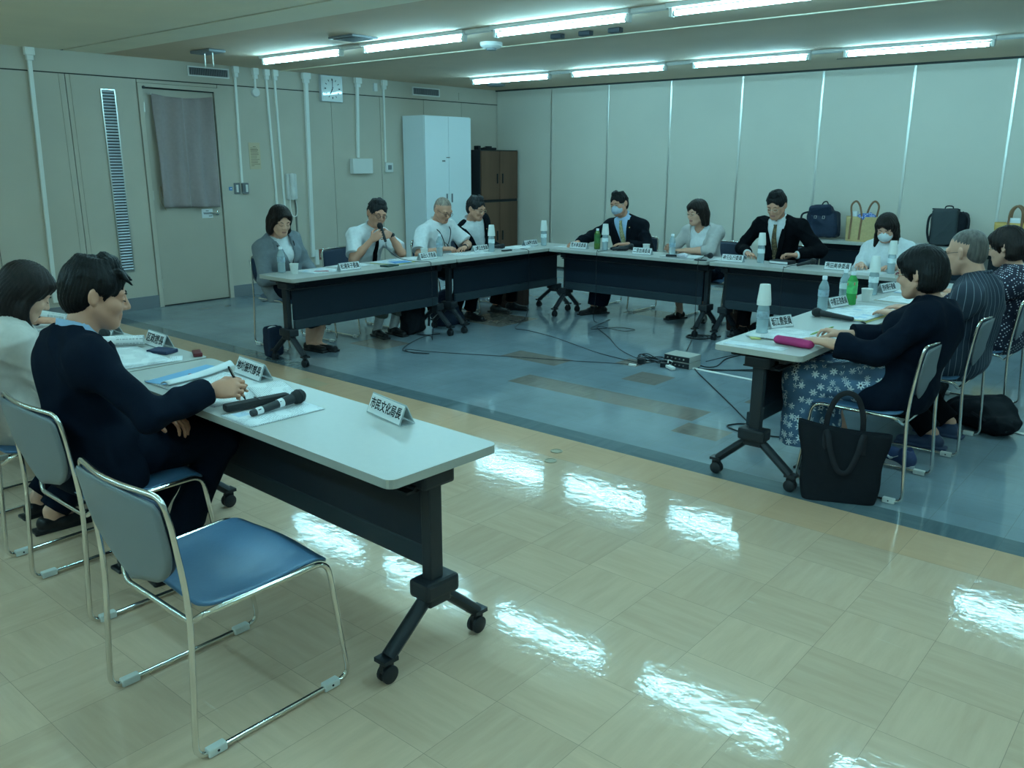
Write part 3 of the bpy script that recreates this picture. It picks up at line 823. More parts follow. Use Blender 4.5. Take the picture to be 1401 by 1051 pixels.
def cloth(name, col, rough=.9, **k): return mat(name, col, rough, noise=.07, nscale=40, bump=.15, bscale=420, spec=.10, **k)
m_navy = cloth('cloth_navy', (.004, .008, .017)); m_blk = cloth('cloth_black', (.0035, .004, .006)); m_suit = cloth('cloth_suit', (.005, .007, .011))
m_shirt = cloth('cloth_white', (.74, .75, .76)); m_lblue = cloth('cloth_light_blue', (.38, .53, .72)); m_gjack = cloth('cloth_gray_blue', (.20, .225, .25))
m_cream = cloth('cloth_cream', (.58, .52, .47)); m_card = cloth('cloth_cardigan', (.50, .47, .45)); m_tgray = cloth('cloth_trouser_gray', (.16, .17, .155))
m_sock2 = cloth('sock_white', (.62, .62, .62)); m_shoe = mat('shoe_leather', (.012, .012, .014), .28, coat=.2)
m_strap = mat('strap_black', (.012, .013, .018), .6); m_mask = cloth('mask_blue', (.46, .56, .66)); m_maskw = cloth('mask_white', (.78, .80, .82))
m_rim = mat('spectacle_rim', (.03, .03, .035), .35); m_rimg = mat('spectacle_rim_metal', (.55, .50, .40), .3, .9)
def pattern_mat(name, base, fg, kind):
    mt, t, b = nt(name); L = t.links.new
    tc = N(t, 'ShaderNodeTexCoord'); b.inputs['Roughness'].default_value = .85
    sp = N(t, 'ShaderNodeSeparateXYZ'); L(tc.outputs['Object'], sp.inputs[0])
    def band(v, f, wd):
        return math_(t, 'LESS_THAN', math_(t, 'ABSOLUTE', math_(t, 'SUBTRACT', math_(t, 'FRACT', math_(t, 'MULTIPLY', v, f)), .5)), wd)
    if kind == 'pin':
        g = N(t, 'ShaderNodeTexNoise', i_Scale=3.0); L(tc.outputs['Object'], g.inputs['Vector'])
        v = math_(t, 'ADD', math_(t, 'MULTIPLY', math_(t, 'ARCTAN2', sp.outputs[0], math_(t, 'ADD', sp.outputs[1], .02)), .19), math_(t, 'MULTIPLY', g.outputs['Fac'], .02))
        fac = math_(t, 'MULTIPLY', band(v, 40, .045), .5)
    elif kind == 'dots':
        mp = N(t, 'ShaderNodeMapping', i_Scale=(58, 58, 58), i_Rotation=(.3, .5, .78)); L(tc.outputs['Object'], mp.inputs[0])
        vo = N(t, 'ShaderNodeTexVoronoi', i_Scale=1.0, i_Randomness=.0); L(mp.outputs[0], vo.inputs['Vector'])
        fac = math_(t, 'LESS_THAN', vo.outputs['Distance'], .27)
    elif kind == 'flower':
        mp = N(t, 'ShaderNodeMapping', i_Scale=(23, 23, 23)); L(tc.outputs['Object'], mp.inputs[0])
        vo = N(t, 'ShaderNodeTexVoronoi', i_Scale=1.0, i_Randomness=.75); L(mp.outputs[0], vo.inputs['Vector'])
        dv = N(t, 'ShaderNodeVectorMath', operation='SUBTRACT'); L(mp.outputs[0], dv.inputs[0]); L(vo.outputs['Position'], dv.inputs[1])
        s3 = N(t, 'ShaderNodeSeparateXYZ'); L(dv.outputs[0], s3.inputs[0])
        an = math_(t, 'ARCTAN2', math_(t, 'ADD', s3.outputs[2], math_(t, 'MULTIPLY', s3.outputs[0], .3)), s3.outputs[1])
        pet = math_(t, 'ADD', .36, math_(t, 'MULTIPLY', math_(t, 'COSINE', math_(t, 'MULTIPLY', an, 7)), .13))
        pt = math_(t, 'LESS_THAN', vo.outputs['Distance'], pet); ce = math_(t, 'LESS_THAN', vo.outputs['Distance'], .13)
        n = N(t, 'ShaderNodeTexNoise', i_Scale=9.0); L(tc.outputs['Object'], n.inputs['Vector'])
        bb_ = mixc(t, n.outputs['Fac'], (.03, .06, .11), (.11, .22, .36))
        c = mixc(t, pt, bb_, fg); c = mixc(t, ce, c, (.015, .02, .03)); L(c, b.inputs['Base Color']); return mt
    elif kind == 'paisley':
        vo = N(t, 'ShaderNodeTexVoronoi', i_Scale=75.0, i_Randomness=.5); L(tc.outputs['Object'], vo.inputs['Vector'])
        fac = math_(t, 'LESS_THAN', vo.outputs['Distance'], .38)
    c = mixc(t, fac, base, fg); L(c, b.inputs['Base Color']); return mt
m_pin = pattern_mat('shirt_pinstripe', (.014, .026, .045), (.30, .36, .42), 'pin')
m_dots = pattern_mat('jacket_dots', (.012, .015, .035), (.62, .64, .70), 'dots')
m_flower = pattern_mat('skirt_flower', (.05, .12, .25), (.66, .72, .74), 'flower')
m_tieY = pattern_mat('tie_yellow', (.30, .26, .12), (.55, .50, .32), 'paisley'); m_tieB = pattern_mat('tie_brown', (.09, .06, .03), (.28, .20, .08), 'paisley')

def ik(S, T, l1, l2, hint):
    S, T = Vector(S), Vector(T); d = T - S; L_ = d.length
    if L_ > (l1 + l2) * .995: sc = L_ / (l1 + l2) / .995; l1 *= sc; l2 *= sc
    a = (l1 * l1 - l2 * l2 + L_ * L_) / (2 * L_); hh = math.sqrt(max(0, l1 * l1 - a * a)); u = d.normalized()
    hv = Vector(hint); hv = (hv - u * hv.dot(u)).normalized()
    return S + u * a + hv * hh
def hand_prims(vol, W, d, nrm, s, curl, k=.005, thumb=.6, sc=1.0, spread=1.0):
    """W wrist, d direction of the palm, nrm direction the palm faces, s=+1 right / -1 left hand (thumb side)"""
    d = Vector(d).normalized(); nrm = Vector(nrm); nrm = (nrm - d * nrm.dot(d)).normalized()
    side = d.cross(nrm) * s
    W = Vector(W); out = {}
    if isinstance(curl, (int, float)): curl = [curl] * 4
    off = [.030, .010, -.010, -.029]; ln = [.070, .078, .072, .056]; rr = [.0088, .009, .0086, .0076]
    for i in range(4):
        k0 = W + d * .010 + side * off[i] * .55 * sc; kn = W + d * (.088 - .004 * abs(i - 1)) * sc + side * off[i] * sc - nrm * .002
        vol.rc(k0, kn, .013 * sc, .0115 * sc, .012)
        dd = (d + side * off[i] * 3.2 * spread).normalized(); p = kn; c = curl[i]
        for j, (fr, an) in enumerate(((.45, .55), (.32, 1.0), (.23, .7))):
            ax = dd.cross(nrm).normalized(); dd = (Matrix.Rotation(c * an, 3, ax) @ dd).normalized()
            q = p + dd * ln[i] * fr * sc
            vol.rc(p, q, rr[i] * (1 - .1 * j) * sc, rr[i] * (.92 - .12 * j) * sc, k); p = q
        out[i] = p
    vol.ell(W + d * .045 * sc, (.036 * sc, .045 * sc, .014 * sc), np.array([list(side), list(d), list(nrm)]).T, k=.014)
    t0 = W + d * .022 * sc + side * .022 * sc + nrm * .004; t1 = t0 + (d * .45 + side * .75 + nrm * thumb * .55).normalized() * .040 * sc
    t2 = t1 + (d * .85 + side * .25 + nrm * thumb * .7).normalized() * .030 * sc; t3 = t2 + (d * .95 - side * .1 * thumb + nrm * thumb * .6).normalized() * .024 * sc
    vol.rc(t0, t1, .0155 * sc, .012 * sc, .012); vol.rc(t1, t2, .011 * sc, .0098 * sc, k); vol.rc(t2, t3, .0098 * sc, .008 * sc, k)
    out['t'] = t3; out['side'] = side; out['n'] = nrm; out['d'] = d; out['W'] = W
    return out
def person(name_lab, loc, rz, head, hrot=(0, 0, 0), torso_tw=0.0, hands=None, knees=None, feet=None, h=.006, skin=m_skinA, hair=('short', m_hB), outfit=None, glasses=None, mask=None, lanyard=None,
           look='down', male=True, hs=1.0, cat='person', sh_w=.175, elbows=None, hunch=.0, belly=0.0, shdrop=(0, 0), watch=None, pin=False):
    """loc: seat centre on the floor; local +y is forward; head, hands, feet in local metres"""
    T = thing('person', name_lab, 'person', loc, rz, 'people seated at the tables')
    O = outfit
    Hc = Vector(head); HR = Euler((math.radians(hrot[0]), math.radians(hrot[1]), math.radians(hrot[2])), 'XYZ').to_matrix()
    P = Vector((0, -.02, .545))
    Nk = Hc + HR @ Vector((0, -.055, -.12)) * .45 + Vector((0, -.055, -.12)) * .55
    Nk = Nk + Vector((0, -.008, -.012))
    up = (Nk - P).normalized(); rt = Vector((math.cos(torso_tw), math.sin(torso_tw), 0)); fw = up.cross(rt).normalized(); rt = fw.cross(up).normalized()
    TR = np.array([list(rt), list(fw), list(up)]).T
    L_ = (Nk - P).length
    def tp(x, y, z): return P + rt * x + fw * y + up * z
    ch_ = tp(0, -.015 - hunch, L_ * .66); wa = tp(0, -.01 - hunch * .5, L_ * .32)
    bw = 1.0 if male else .90
    sh = {1: tp(sh_w * bw, -.02 - hunch * .3, L_ - .085 - shdrop[0]), -1: tp(-sh_w * bw, -.02 - hunch * .3, L_ - .085 - shdrop[1])}
    hands = hands or {}
    hd = {}; el = {}
    for s in (1, -1):
        hh = hands.get(s)
        if hh is None: hh = dict(p=(s * .13, .30, .60), d=(-s * .25, 1, -.1), n=(0, 0, -1), curl=.4)
        hd[s] = hh
        hint = (elbows or {}).get(s, (s * .55, -.35, -1))
        el[s] = ik(sh[s], hh['p'], .275 * (1 if male else .93), .245 * (1 if male else .93), hint)
    knees = knees or {}; feet = feet or {}
    kn = {s: Vector(knees.get(s, (s * .105, .43, .50))) for s in (1, -1)}
    an = {}; toe = {}
    for s in (1, -1):
        f_ = feet.get(s, ((s * .11, .46), (s * .15, 1)))
        zz = f_[2] if len(f_) > 2 else .085
        an[s] = Vector((f_[0][0], f_[0][1], zz)); toe[s] = Vector((f_[1][0], f_[1][1], 0)).normalized()
    hp = {s: Vector((s * .09, .02, .53)) for s in (1, -1)}
    def torso(v, e, k=.05, bottom=True, arms=True):
        v.ell(tp(0, 0, .0), (.165 * bw + e, .125 + e, .115 + e), TR, k)
        v.ell(wa, (.140 * bw + e + belly * .5, .105 + e + belly, .17 + e), TR, k)
        v.ell(ch_, (.158 * bw + e, .110 + e, .165 + e), TR, k)
        v.rc(sh[1] - rt * .03, sh[-1] + rt * .03, .058 + e, .058 + e, k)
        v.rc(tp(0, -.02 - hunch * .5, L_ * .80), Nk - up * .045, .085 + e, .050 + e * .8, k)
        for s in (1, -1): v.rc(sh[s], Nk - up * .035 - fw * .015, .044 + e, .034 + e * .6, .04)
        if not male: v.ell(tp(.0, .075, L_ * .60), (.125 + e, .065 + e, .075 + e), TR, .04)
    def sleeve(v, s, e, upto=1.0, flare=0.0, k=.03):
        v.rc(sh[s], el[s], .050 + e * .75, .040 + e * .7, k) if upto >= 1 else v.rc(sh[s], el[s] + (el[s] - sh[s]) * .15, .054 + e, .052 + e + flare, k, clip=(sh[s] + (el[s] - sh[s]) * upto, el[s] - sh[s]))
        if upto > 1:
            w_ = Vector(hd[s]['p']); d = w_ - el[s]; q = el[s] + d * (upto - 1)
            v.rc(el[s], el[s] + d * 1.12, .040 + e * .7, .031 + e * .6 + flare, .025, clip=(q, d))
    # ---- body: one continuous skin
    B = Vol(h)
    torso(B, -.012)
    for s in (1, -1):
        B.rc(sh[s], el[s], .048, .038, .03)
        W = Vector(hd[s]['p']); B.rc(el[s], el[s] + (W - el[s]) * .45, .039, .035, .02); B.rc(el[s] + (W - el[s]) * .35, W, .035, .0245, .02, flat=None)
        hd[s]['out'] = hand_prims(B, W, hd[s]['d'], hd[s]['n'], s, hd[s].get('curl', .4), .004 if h < .005 else .003, hd[s].get('thumb', .6), .97 if male else .9, hd[s].get('spread', 1.0))
        B.rc(hp[s], kn[s], .078, .052, .04); B.rc(kn[s], an[s], .052, .034, .03); B.rc(an[s] - Vector((0, 0, .045)), an[s] + toe[s] * .14 - Vector((0, 0, .06)), .034, .022, .02)
    def hp_(x, y, z): return Hc + HR @ (Vector((x, y, z)) * hs)
    HRn = np.array(HR)
    B.rc(Nk - up * .02, hp_(0, -.022, -.055), .056 if male else .048, .054 * hs if male else .046 * hs, .02)
    B.ell(hp_(0, -.012, .032), V3((.074, .094, .086)) * hs, HRn, .015)
    B.ell(hp_(0, .028, -.032), V3((.058, .062, .080)) * hs, HRn, .02)
    B.ell(hp_(0, .060, -.090), V3((.026, .026, .020)) * hs, HRn, .03)
    for s in (1, -1):
        B.rc(hp_(s * .056, .0, -.045), hp_(s * .018, .062, -.092), .020 * hs, .016 * hs, .025)
        B.ell(hp_(s * .036, .060, -.026), V3((.024, .026, .024)) * hs, HRn, .02)
    B.rc(hp_(-.042, .072, .022), hp_(.042, .072, .022), .014 * hs, .014 * hs, .015)
    for s in (1, -1):
        B.ell(hp_(s * .031, .098, .004), V3((.018, .012, .011)) * hs, HRn, .012, 's')
        B.ell(hp_(s * .031, .077, .002), V3((.0155, .0135, .0105)) * hs, HRn, .006)
    B.rc(hp_(0, .084, .012), hp_(0, .104, -.026), .0075 * hs, .0115 * hs, .010)
    B.rc(hp_(-.012, .094, -.031), hp_(.012, .094, -.031), .0078 * hs, .0078 * hs, .007)
    B.rc(hp_(-.017, .084, -.056), hp_(.017, .084, -.056), .0068 * hs, .0068 * hs, .008)
    B.rc(hp_(-.015, .083, -.068), hp_(.015, .083, -.068), .0072 * hs, .0072 * hs, .008)
    for s in (1, -1):
        ER = np.array(HR @ Euler((.15, 0, s * .55)).to_matrix())
        B.ell(hp_(s * (.074 if hair[0] in ('bob', 'long', 'curl') else .081), -.010, -.002), V3((.0105, .019, .032)) * hs, ER, .006)
        B.ell(hp_(s * .092, -.004, .002), V3((.0075, .0105, .019)) * hs, ER, .004, 's')
    v, f = B.mesh(); v = relax(v, f, 1, .35)
    lc = (v[f].mean(1) - np.array(Hc)) @ HRn / hs
    mi = ((np.abs(lc[:, 0]) < .021 - .25 * np.abs(lc[:, 2] + .062)) & (lc[:, 2] < -.054) & (lc[:, 2] > -.0735) & (lc[:, 1] > .075)).astype(int)
    if h > .0055: mi = ((np.abs(lc[:, 0]) < .02) & (lc[:, 2] < -.057) & (lc[:, 2] > -.070) & (lc[:, 1] > .075)).astype(int)
    np_mesh('body', v, f, None, T, [skin, m_lip], mi)
    # ---- eyes, brows
    for s in (1, -1):
        b = MB()
        if look == 'open':
            b.sph(hp_(s * .031, .0865, .002), (.0075 * hs, .0045 * hs, .0042 * hs), 10, 7, HR); b.build('eye', m_eye, T)
        b = MB(); b.tube([hp_(s * .017, .0905, -.003), hp_(s * .031, .0935, -.0055 if look == 'down' else .0045), hp_(s * .045, .0845, -.001)], .0014 * hs, 5, sub=4); b.build('eyelid', m_eye, T)
        b = MB(); b.tube([hp_(s * .015, .0925, .019), hp_(s * .030, .0915, .0245), hp_(s * .047, .079, .020)], [.0022 * hs, .0028 * hs, .0014 * hs], 5, sub=4); b.build('eyebrow', m_brow, T)
    # ---- hair
    st_, mh = hair
    if st_:
        V = Vol(min(h, .005)); 
        def cut(x, y, z, rx, ry, rz_, k=.008): V.ell(hp_(x, y, z), V3((rx, ry, rz_)) * hs, HRn, k, 's')
        if st_ in ('short', 'buzz', 'thin', 'wavy'):
            e = {'short': .0, 'buzz': -.0102, 'thin': -.007, 'wavy': .004}[st_]
            V.ell(hp_(0, -.015, .040), V3((.083 + e, .103 + e, .091 + e)) * hs, HRn, .01)
            V.ell(hp_(0, -.055, -.012), V3((.069 + e, .059 + e, .070 + e)) * hs, HRn, .03)
            for s in (1, -1):
                cut(s * .089, .010, -.028, .034, .030, .042, .006); cut(s * .085, .070, -.030, .050, .052, .055, .006)
            cut(0, .128, -.004, .074, .067, {'short': .098, 'wavy': .090, 'buzz': .112, 'thin': .11}[st_])
            cut(0, -.02, -.148, .14, .16, .062)
            if st_ in ('short', 'wavy'):
                def sf(az, e_, k=1.0):
                    az, e_ = math.radians(az), math.radians(e_)
                    return hp_(.086 * k * math.cos(e_) * math.sin(az), -.015 + .106 * k * math.cos(e_) * math.cos(az), .040 + .094 * k * math.sin(e_))
                rr_ = random.Random(int(abs(loc[0]) * 977))
                part = rr_.choice((-28, 28))
                for q in range(15):
                    az = -62 + q * 8.8; e1 = 46 + 8 * abs(az) / 62 * .4 + rr_.uniform(-5, 5)
                    st0 = sf(part + (az - part) * .35, 78, 1.0); mid = sf((az + part) * .5 + (az - part) * .25, 60, 1.0 + rr_.uniform(-.01, .02)); en = sf(az + (6 if part < 0 else -6), e1, 1.02)
                    V.rc(st0, mid, .012 * hs, .013 * hs, .012); V.rc(mid, en, .013 * hs, .005 * hs, .010)
                for q in range(16):
                    az = 70 + q * 14.6; e1 = rr_.uniform(-18, 8) if 120 < az % 360 < 240 else rr_.uniform(4, 18)
                    V.rc(sf(az, 55, 1.0), sf(az + rr_.uniform(-8, 8), e1, 1.0), .011 * hs, .006 * hs, .010)
            if st_ == 'wavy':
                for q in range(6): V.rc(hp_(.05 - q * .022, .062, .092), hp_(.058 - q * .026, .104 - .003 * q, .060 + .014 * (q % 2)), .013 * hs, .004 * hs, .010)
        elif st_ in ('bob', 'bobshort', 'long', 'curl'):
            V.ell(hp_(0, -.012, .040), V3((.090, .108, .094)) * hs, HRn, .01)
            V.ell(hp_(0, -.045, -.02), V3((.086, .075, .085)) * hs, HRn, .03)
            V.ell(hp_(0, .055, .062), V3((.066, .045, .036)) * hs, HRn, .02)
            zb = {'bob': -.105, 'bobshort': -.050, 'long': -.12, 'curl': -.095}[st_]
            for s in (1, -1):
                V.rc(hp_(s * .070, .020, .03), hp_(s * .078, -.002 if st_ != 'bobshort' else -.02, zb), .028 * hs, .022 * hs, .025, flat=(HR @ Vector((1, 0, 0)), .75))
                V.rc(hp_(s * .045, -.06, -.02), hp_(s * .055, -.055, zb), .045 * hs, .036 * hs, .03)
                if st_ == 'long':
                    V.rc(hp_(s * .075, .0, -.08), tp(s * .085, .085, L_ * .62), .026 * hs, .018, .03)
                    V.rc(hp_(s * .04, -.06, -.08), tp(s * .06, -.10, L_ * .62), .045, .03, .03)
                if st_ == 'curl': V.ell(hp_(s * .082, -.012, -.088), V3((.026, .032, .026)) * hs, HRn, .02)
            cut(0, .112, -.040, .055, .072, .084 if st_ != 'bobshort' else .080); cut(.014 if st_ in ('curl', 'long') else -.014, .125, -.005, .044, .060, .082)
            if st_ == 'bobshort':
                for s in (1, -1): cut(s * .100, .002, -.034, .036, .026, .042)
                cut(0, -.04, -.150, .14, .14, .060)
            if st_ in ('curl',):
                cut(.0, .122, .002, .062, .066, .084)
        v, f = V.mesh()
        if len(v):
            q = (v - np.array(Hc)) @ HRn; n_ = vnormals(v, f)
            ang = np.arctan2(q[:, 0], q[:, 1] + .02); a_ = {'buzz': .0006, 'thin': .0008}.get(st_, .0026)
            d = np.sin(ang * 34 + 3 * np.sin(q[:, 2] * 30) + 5 * np.sin(ang * 3)) * .6 + np.sin(ang * 71 + 4 * np.sin(q[:, 2] * 45)) * .4
            v = v + n_ * (d * a_)[:, None]
            np_mesh('hair', v, f, mh, T)
    # ---- trousers / skirt
    lo_ = O.get('bottom', ('trousers', m_navy))
    V = Vol(max(h, .006)); e = .014
    if lo_[0] == 'trousers':
        V.ell(tp(0, .0, -.01), (.165 * bw + e, .125 + e, .10 + e), TR, .04)
        for s in (1, -1):
            V.rc(hp[s], kn[s], .085 + e * .6, .060 + e * .7, .04)
            d = an[s] - kn[s]; q = kn[s] + d * lo_[2] if len(lo_) > 2 else an[s] - d.normalized() * .015
            V.rc(kn[s], an[s] + d * .1, .056 + e, .050 + e + (lo_[3] if len(lo_) > 3 else 0), .03, clip=(q, d))
    else:
        V.ell(tp(0, .02, -.02), (.17 + e, .14 + e, .10 + e), TR, .04)
        zb = lo_[2]
        for s in (1, -1):
            V.rc(hp[s], kn[s], .092 + e, .078 + e, .09)
            V.rc(kn[s], Vector((kn[s].x * 1.25, kn[s].y - .02, zb - .05)), .072 + e, .10 + e, .09, clip=((0, 0, zb), (0, 0, -1)))
        V.rc((kn[1] + kn[-1]) / 2 - Vector((0, .03, .0)), Vector((0, kn[1].y - .06, zb - .05)), .09, .12, .08, clip=((0, 0, zb), (0, 0, -1)))
        V.rc((0, .06, .50), (0, kn[1].y - .03, .48), .09, .085, .08)
    v, f = V.mesh(); v = folds(v, f, .005, 1.0, 5)
    np_mesh('trousers' if lo_[0] == 'trousers' else 'skirt', v, f, lo_[1], T)
    # ---- shoes, socks
    for s in (1, -1):
        a = an[s]; t_ = toe[s]; V = Vol(.005)
        R_ = np.array([list(t_.cross(Vector((0, 0, 1)))), list(t_), [0, 0, 1]]).T
        z = a.z - .085
        fl = O.get('shoe', 'leather') == 'pump'
        V.rc(a - t_ * .03 - Vector((0, 0, .048)), a + t_ * .05 - Vector((0, 0, .05)), .036, .036, .02); V.rc(a + t_ * .05 - Vector((0, 0, .054)), a + t_ * .155 - Vector((0, 0, .058)), .040, .032, .02, flat=((0, 0, 1), .75))
        V.box(a + t_ * .055 - Vector((0, 0, .079)), (.040, .138, .009), R_, .006, .008)
        if fl: V.ell(a + t_ * .03 + Vector((0, 0, .0)), (.030, .075, .045), R_, .01, 's')
        elif lo_[0] == 'trousers': V.rc(a - Vector((0, 0, .03)), a + Vector((0, 0, .02)), .036, .034, .02, clip=(a, (0, 0, 1)))
        c0 = a - Vector((0, 0, .088)); V.fn(lambda p, c0=V3(c0): (p[..., 2] - c0[2]), np.array(a) - .3, np.array(a) + .3, .003, 's')
        v, f = V.mesh(); np_mesh('shoe', v, f, O.get('shoem', m_shoe), T)
        if O.get('sock'):
            V = Vol(.006); V.rc(a - Vector((0, 0, .03)), a + (kn[s] - a) * .5, .039, .048, .01); v, f = V.mesh(); np_mesh('sock', v, f, O['sock'], T)
    # ---- tops
    def vcut(vol, w0, ztop, zbot, e=0, xs=0.0):
        """open front between the lapels"""
        Pn, X, Y, Z = V3(P), V3(rt), V3(fw), V3(up)
        def fn(p):
            q = p - Pn; x = q @ X - xs; y = q @ Y; z = q @ Z
            w_ = w0 * np.clip((z - zbot) / (ztop - zbot), 0, 1.25)
            return np.maximum(np.maximum(np.abs(x) - w_, -(y + .0)), np.maximum(zbot - z, z - ztop - .3))
        c = np.array(ch_); vol.fn(fn, c - .6, c + .6, .004, 's')
    def collar(vol, r, hgt, e, k=.006, gap=.030, tilt=.35):
        Pn, X, Y, Z = V3(Nk + up * .006), V3(rt), V3(fw), V3(up)
        def fn(p):
            q = p - Pn; x = q @ X; y = q @ Y + .004; z = q @ Z - (-y * tilt)
            rr = np.sqrt(x * x + (y * 1.02) ** 2); flare = r - z * .18
            return np.maximum(np.maximum(np.abs(rr - flare) - .0055, np.abs(z) - hgt), np.where(y > 0, gap * np.clip((.03 - z) * 14, .25, 1.6) - np.abs(x), -1))
        c = np.array(Nk); vol.add(fn, c - .13, c + .13, k, 'u')
    def neckhole(vol, r, drop=.0):
        Pn, X, Y, Z = V3(Nk), V3(rt), V3(fw), V3(up)
        def fn(p):
            q = p - Pn; x = q @ X; y = q @ Y; z = q @ Z
            return np.maximum(np.sqrt(x * x + (y - drop * .4) ** 2 * .85) - r - np.clip(z, 0, .2) * .5, -z - .035 - drop * np.clip((y + .03) * 14, 0, 1))
        c = np.array(Nk); vol.fn(fn, c - .16, c + .16, .006, 's')
    hem = O.get('hem', 0)
    def do_top(nm, m_, e, up_r, up_l, kind, fold, seed, vspec=None, col=None, hole=.06, drop=0.0, flare=0.0):
        V = Vol(max(h, .0055) if kind != 'inner' else .007)
        torso(V, e)
        if up_r: sleeve(V, 1, e, up_r, flare)
        if up_l: sleeve(V, -1, e, up_l, flare)
        if kind == 'jacket':
            V.ell(tp(0, -.03, -.03), (.178 * bw + e, .125 + e, .12 + e), TR, .05)
            if hem:
                for s in (1, -1): V.rc(tp(s * .09, -.03, -.02), tp(s * .13, .03, -.10), .09 + e, .07 + e, .05)
            c0 = V3((0, 0, .452))
            V.fn(lambda p: (p[..., 2] - (.452 if not hem else .40)), V3(P) - .6, V3(P) + .6, .01, 's')
        if hole: neckhole(V, hole, drop)
        if vspec: vcut(V, *vspec)
        if col: collar(V, *col)
        v, f = V.mesh()
        if fold: v = folds(v, f, fold, 1.0, seed)
        return np_mesh(nm, v, f, m_, T)
    for i, tpn in enumerate(O['tops']):
        o = do_top(*tpn[:1], tpn[1], *tpn[2:5], tpn[5], tpn[6], i * 7 + int(abs(loc[0] * 100)) % 50, **(tpn[7] if len(tpn) > 7 else {}))
        if tpn[5] == 'jacket' and O.get('lapel', True) and tpn[7].get('vspec'):
            w0, zt, zb = tpn[7]['vspec'][:3]
            for s in (1, -1):
                def lf(u, w_, s=s):
                    z = zb + (zt - zb) * (.06 + .94 * u); x0 = w0 * (z - zb) / (zt - zb); wid = .012 + .040 * math.sin(min(1, u * 1.15) * PI * .62)
                    if u > .80: wid *= 1 - (u - .80) * 2.2
                    x = x0 + wid * w_ - .003
                    e_ = tpn[2]
                    a1 = .158 * bw + e_; b1 = .110 + e_
                    p = tp(s * x, 0, z)
                    # front surface of the chest and waist ellipsoids
                    ys = []
                    for c_, (rx, ry, rz_) in ((ch_, (.158 * bw + e_, .110 + e_, .165 + e_)), (wa, (.140 * bw + e_ + belly * .5, .105 + e_ + belly, .17 + e_))):
                        q = p - c_; zz = q.dot(up) / rz_; xx = q.dot(rt) / rx; k_ = 1 - zz * zz - xx * xx
                        if k_ > 0: ys.append((c_ - P).dot(fw) + ry * math.sqrt(k_))
                    y = max(ys) if ys else .05
                    if z > L_ * .80: y = max(y, .05 - (z - L_ * .8) * .35)
                    return tp(s * x, y + .010 + .004 * (w_ if u < .9 else 1), z)
                b = MB(); b.grid(lf, 12, 4); b.build('lapel', tpn[1], o, solid=.004)
    if O.get('tie'):
        mt_ = O['tie']; b = MB()
        def tf(u, w_):
            z = L_ - .035 - u * (O.get('tielen', .36)); wd = (.012 + .014 * min(1, u * 2.2)) if u > .10 else .017 - .05 * u
            p = tp(0, 0, z); ys = []
            e_ = O['tops'][0][2]
            for c_, (rx, ry, rz_) in ((ch_, (.158 * bw + e_, .110 + e_, .165 + e_)), (wa, (.140 * bw + e_ + belly * .5, .105 + e_ + belly, .17 + e_))):
                q = p - c_; zz = q.dot(up) / rz_; k_ = 1 - zz * zz
                if k_ > 0: ys.append((c_ - P).dot(fw) + ry * math.sqrt(k_))
            y = max(ys + [.066 - .1 * u])
            return tp((w_ - .5) * 2 * wd, y + .013 + .004 * math.sin(w_ * PI), z)
        b.grid(tf, 18, 4); b.build('necktie', mt_, T, solid=.004)
    def chest_y(x, z, e_=.02):
        p = tp(x, 0, z); ys = []
        for c_, (rx, ry, rz_) in ((ch_, (.158 * bw + e_, .110 + e_, .165 + e_)), (wa, (.140 * bw + e_ + belly * .5, .105 + e_ + belly, .17 + e_))):
            q = p - c_; zz = q.dot(up) / rz_; xx = q.dot(rt) / rx; k_ = 1 - zz * zz - xx * xx
            if k_ > 0: ys.append((c_ - P).dot(fw) + ry * math.sqrt(k_))
        return max(ys + [.055])
    if lanyard:
        b = MB(); e_ = max(t_[2] for t_ in O['tops'])
        zz = L_ - .26
        pts = [tp(.065, .0, L_ - .005), tp(.085, .055, L_ - .04)] + [tp(.085 - .08 * q, chest_y(.085 - .08 * q, L_ - .05 - (.21) * q, e_) + .020, L_ - .05 - .21 * q) for q in (.1, .35, .6, .85, 1)]
        pts2 = [Vector(tp(-x, 0, 0)) for x in ()]
        left = [tp(-.065, .0, L_ - .005), tp(-.085, .055, L_ - .04)] + [tp(-.085 + .08 * q, chest_y(.085 - .08 * q, L_ - .05 - .21 * q, e_) + .020, L_ - .05 - .21 * q) for q in (.1, .35, .6, .85, 1)]
        b.tube(pts + left[::-1], .0045, 6, sub=3); b.build('lanyard', m_strap, T)
    if glasses:
        mr = glasses; b = MB()
        for s in (1, -1):
            pts = [hp_(s * (.032 + .0205 * math.cos(a)), .1035 - .006 * abs(math.cos(a)) * (math.cos(a) > 0), .000 + .0145 * math.sin(a)) for a in [2 * PI * k / 14 for k in range(14)]]
            b.tube(pts, .0014 if mr is m_rimg else .0019, 5, closed=True)
            b.tube([hp_(s * .053, .097, .004), hp_(s * .072, .05, .006), hp_(s * .080, -.004, .006)], .0014, 5, sub=3)
        b.tube([hp_(-.0115, .104, .003), hp_(0, .110, .006), hp_(.0115, .104, .003)], .0013, 5, sub=3)
        b.build('spectacles', mr, T)
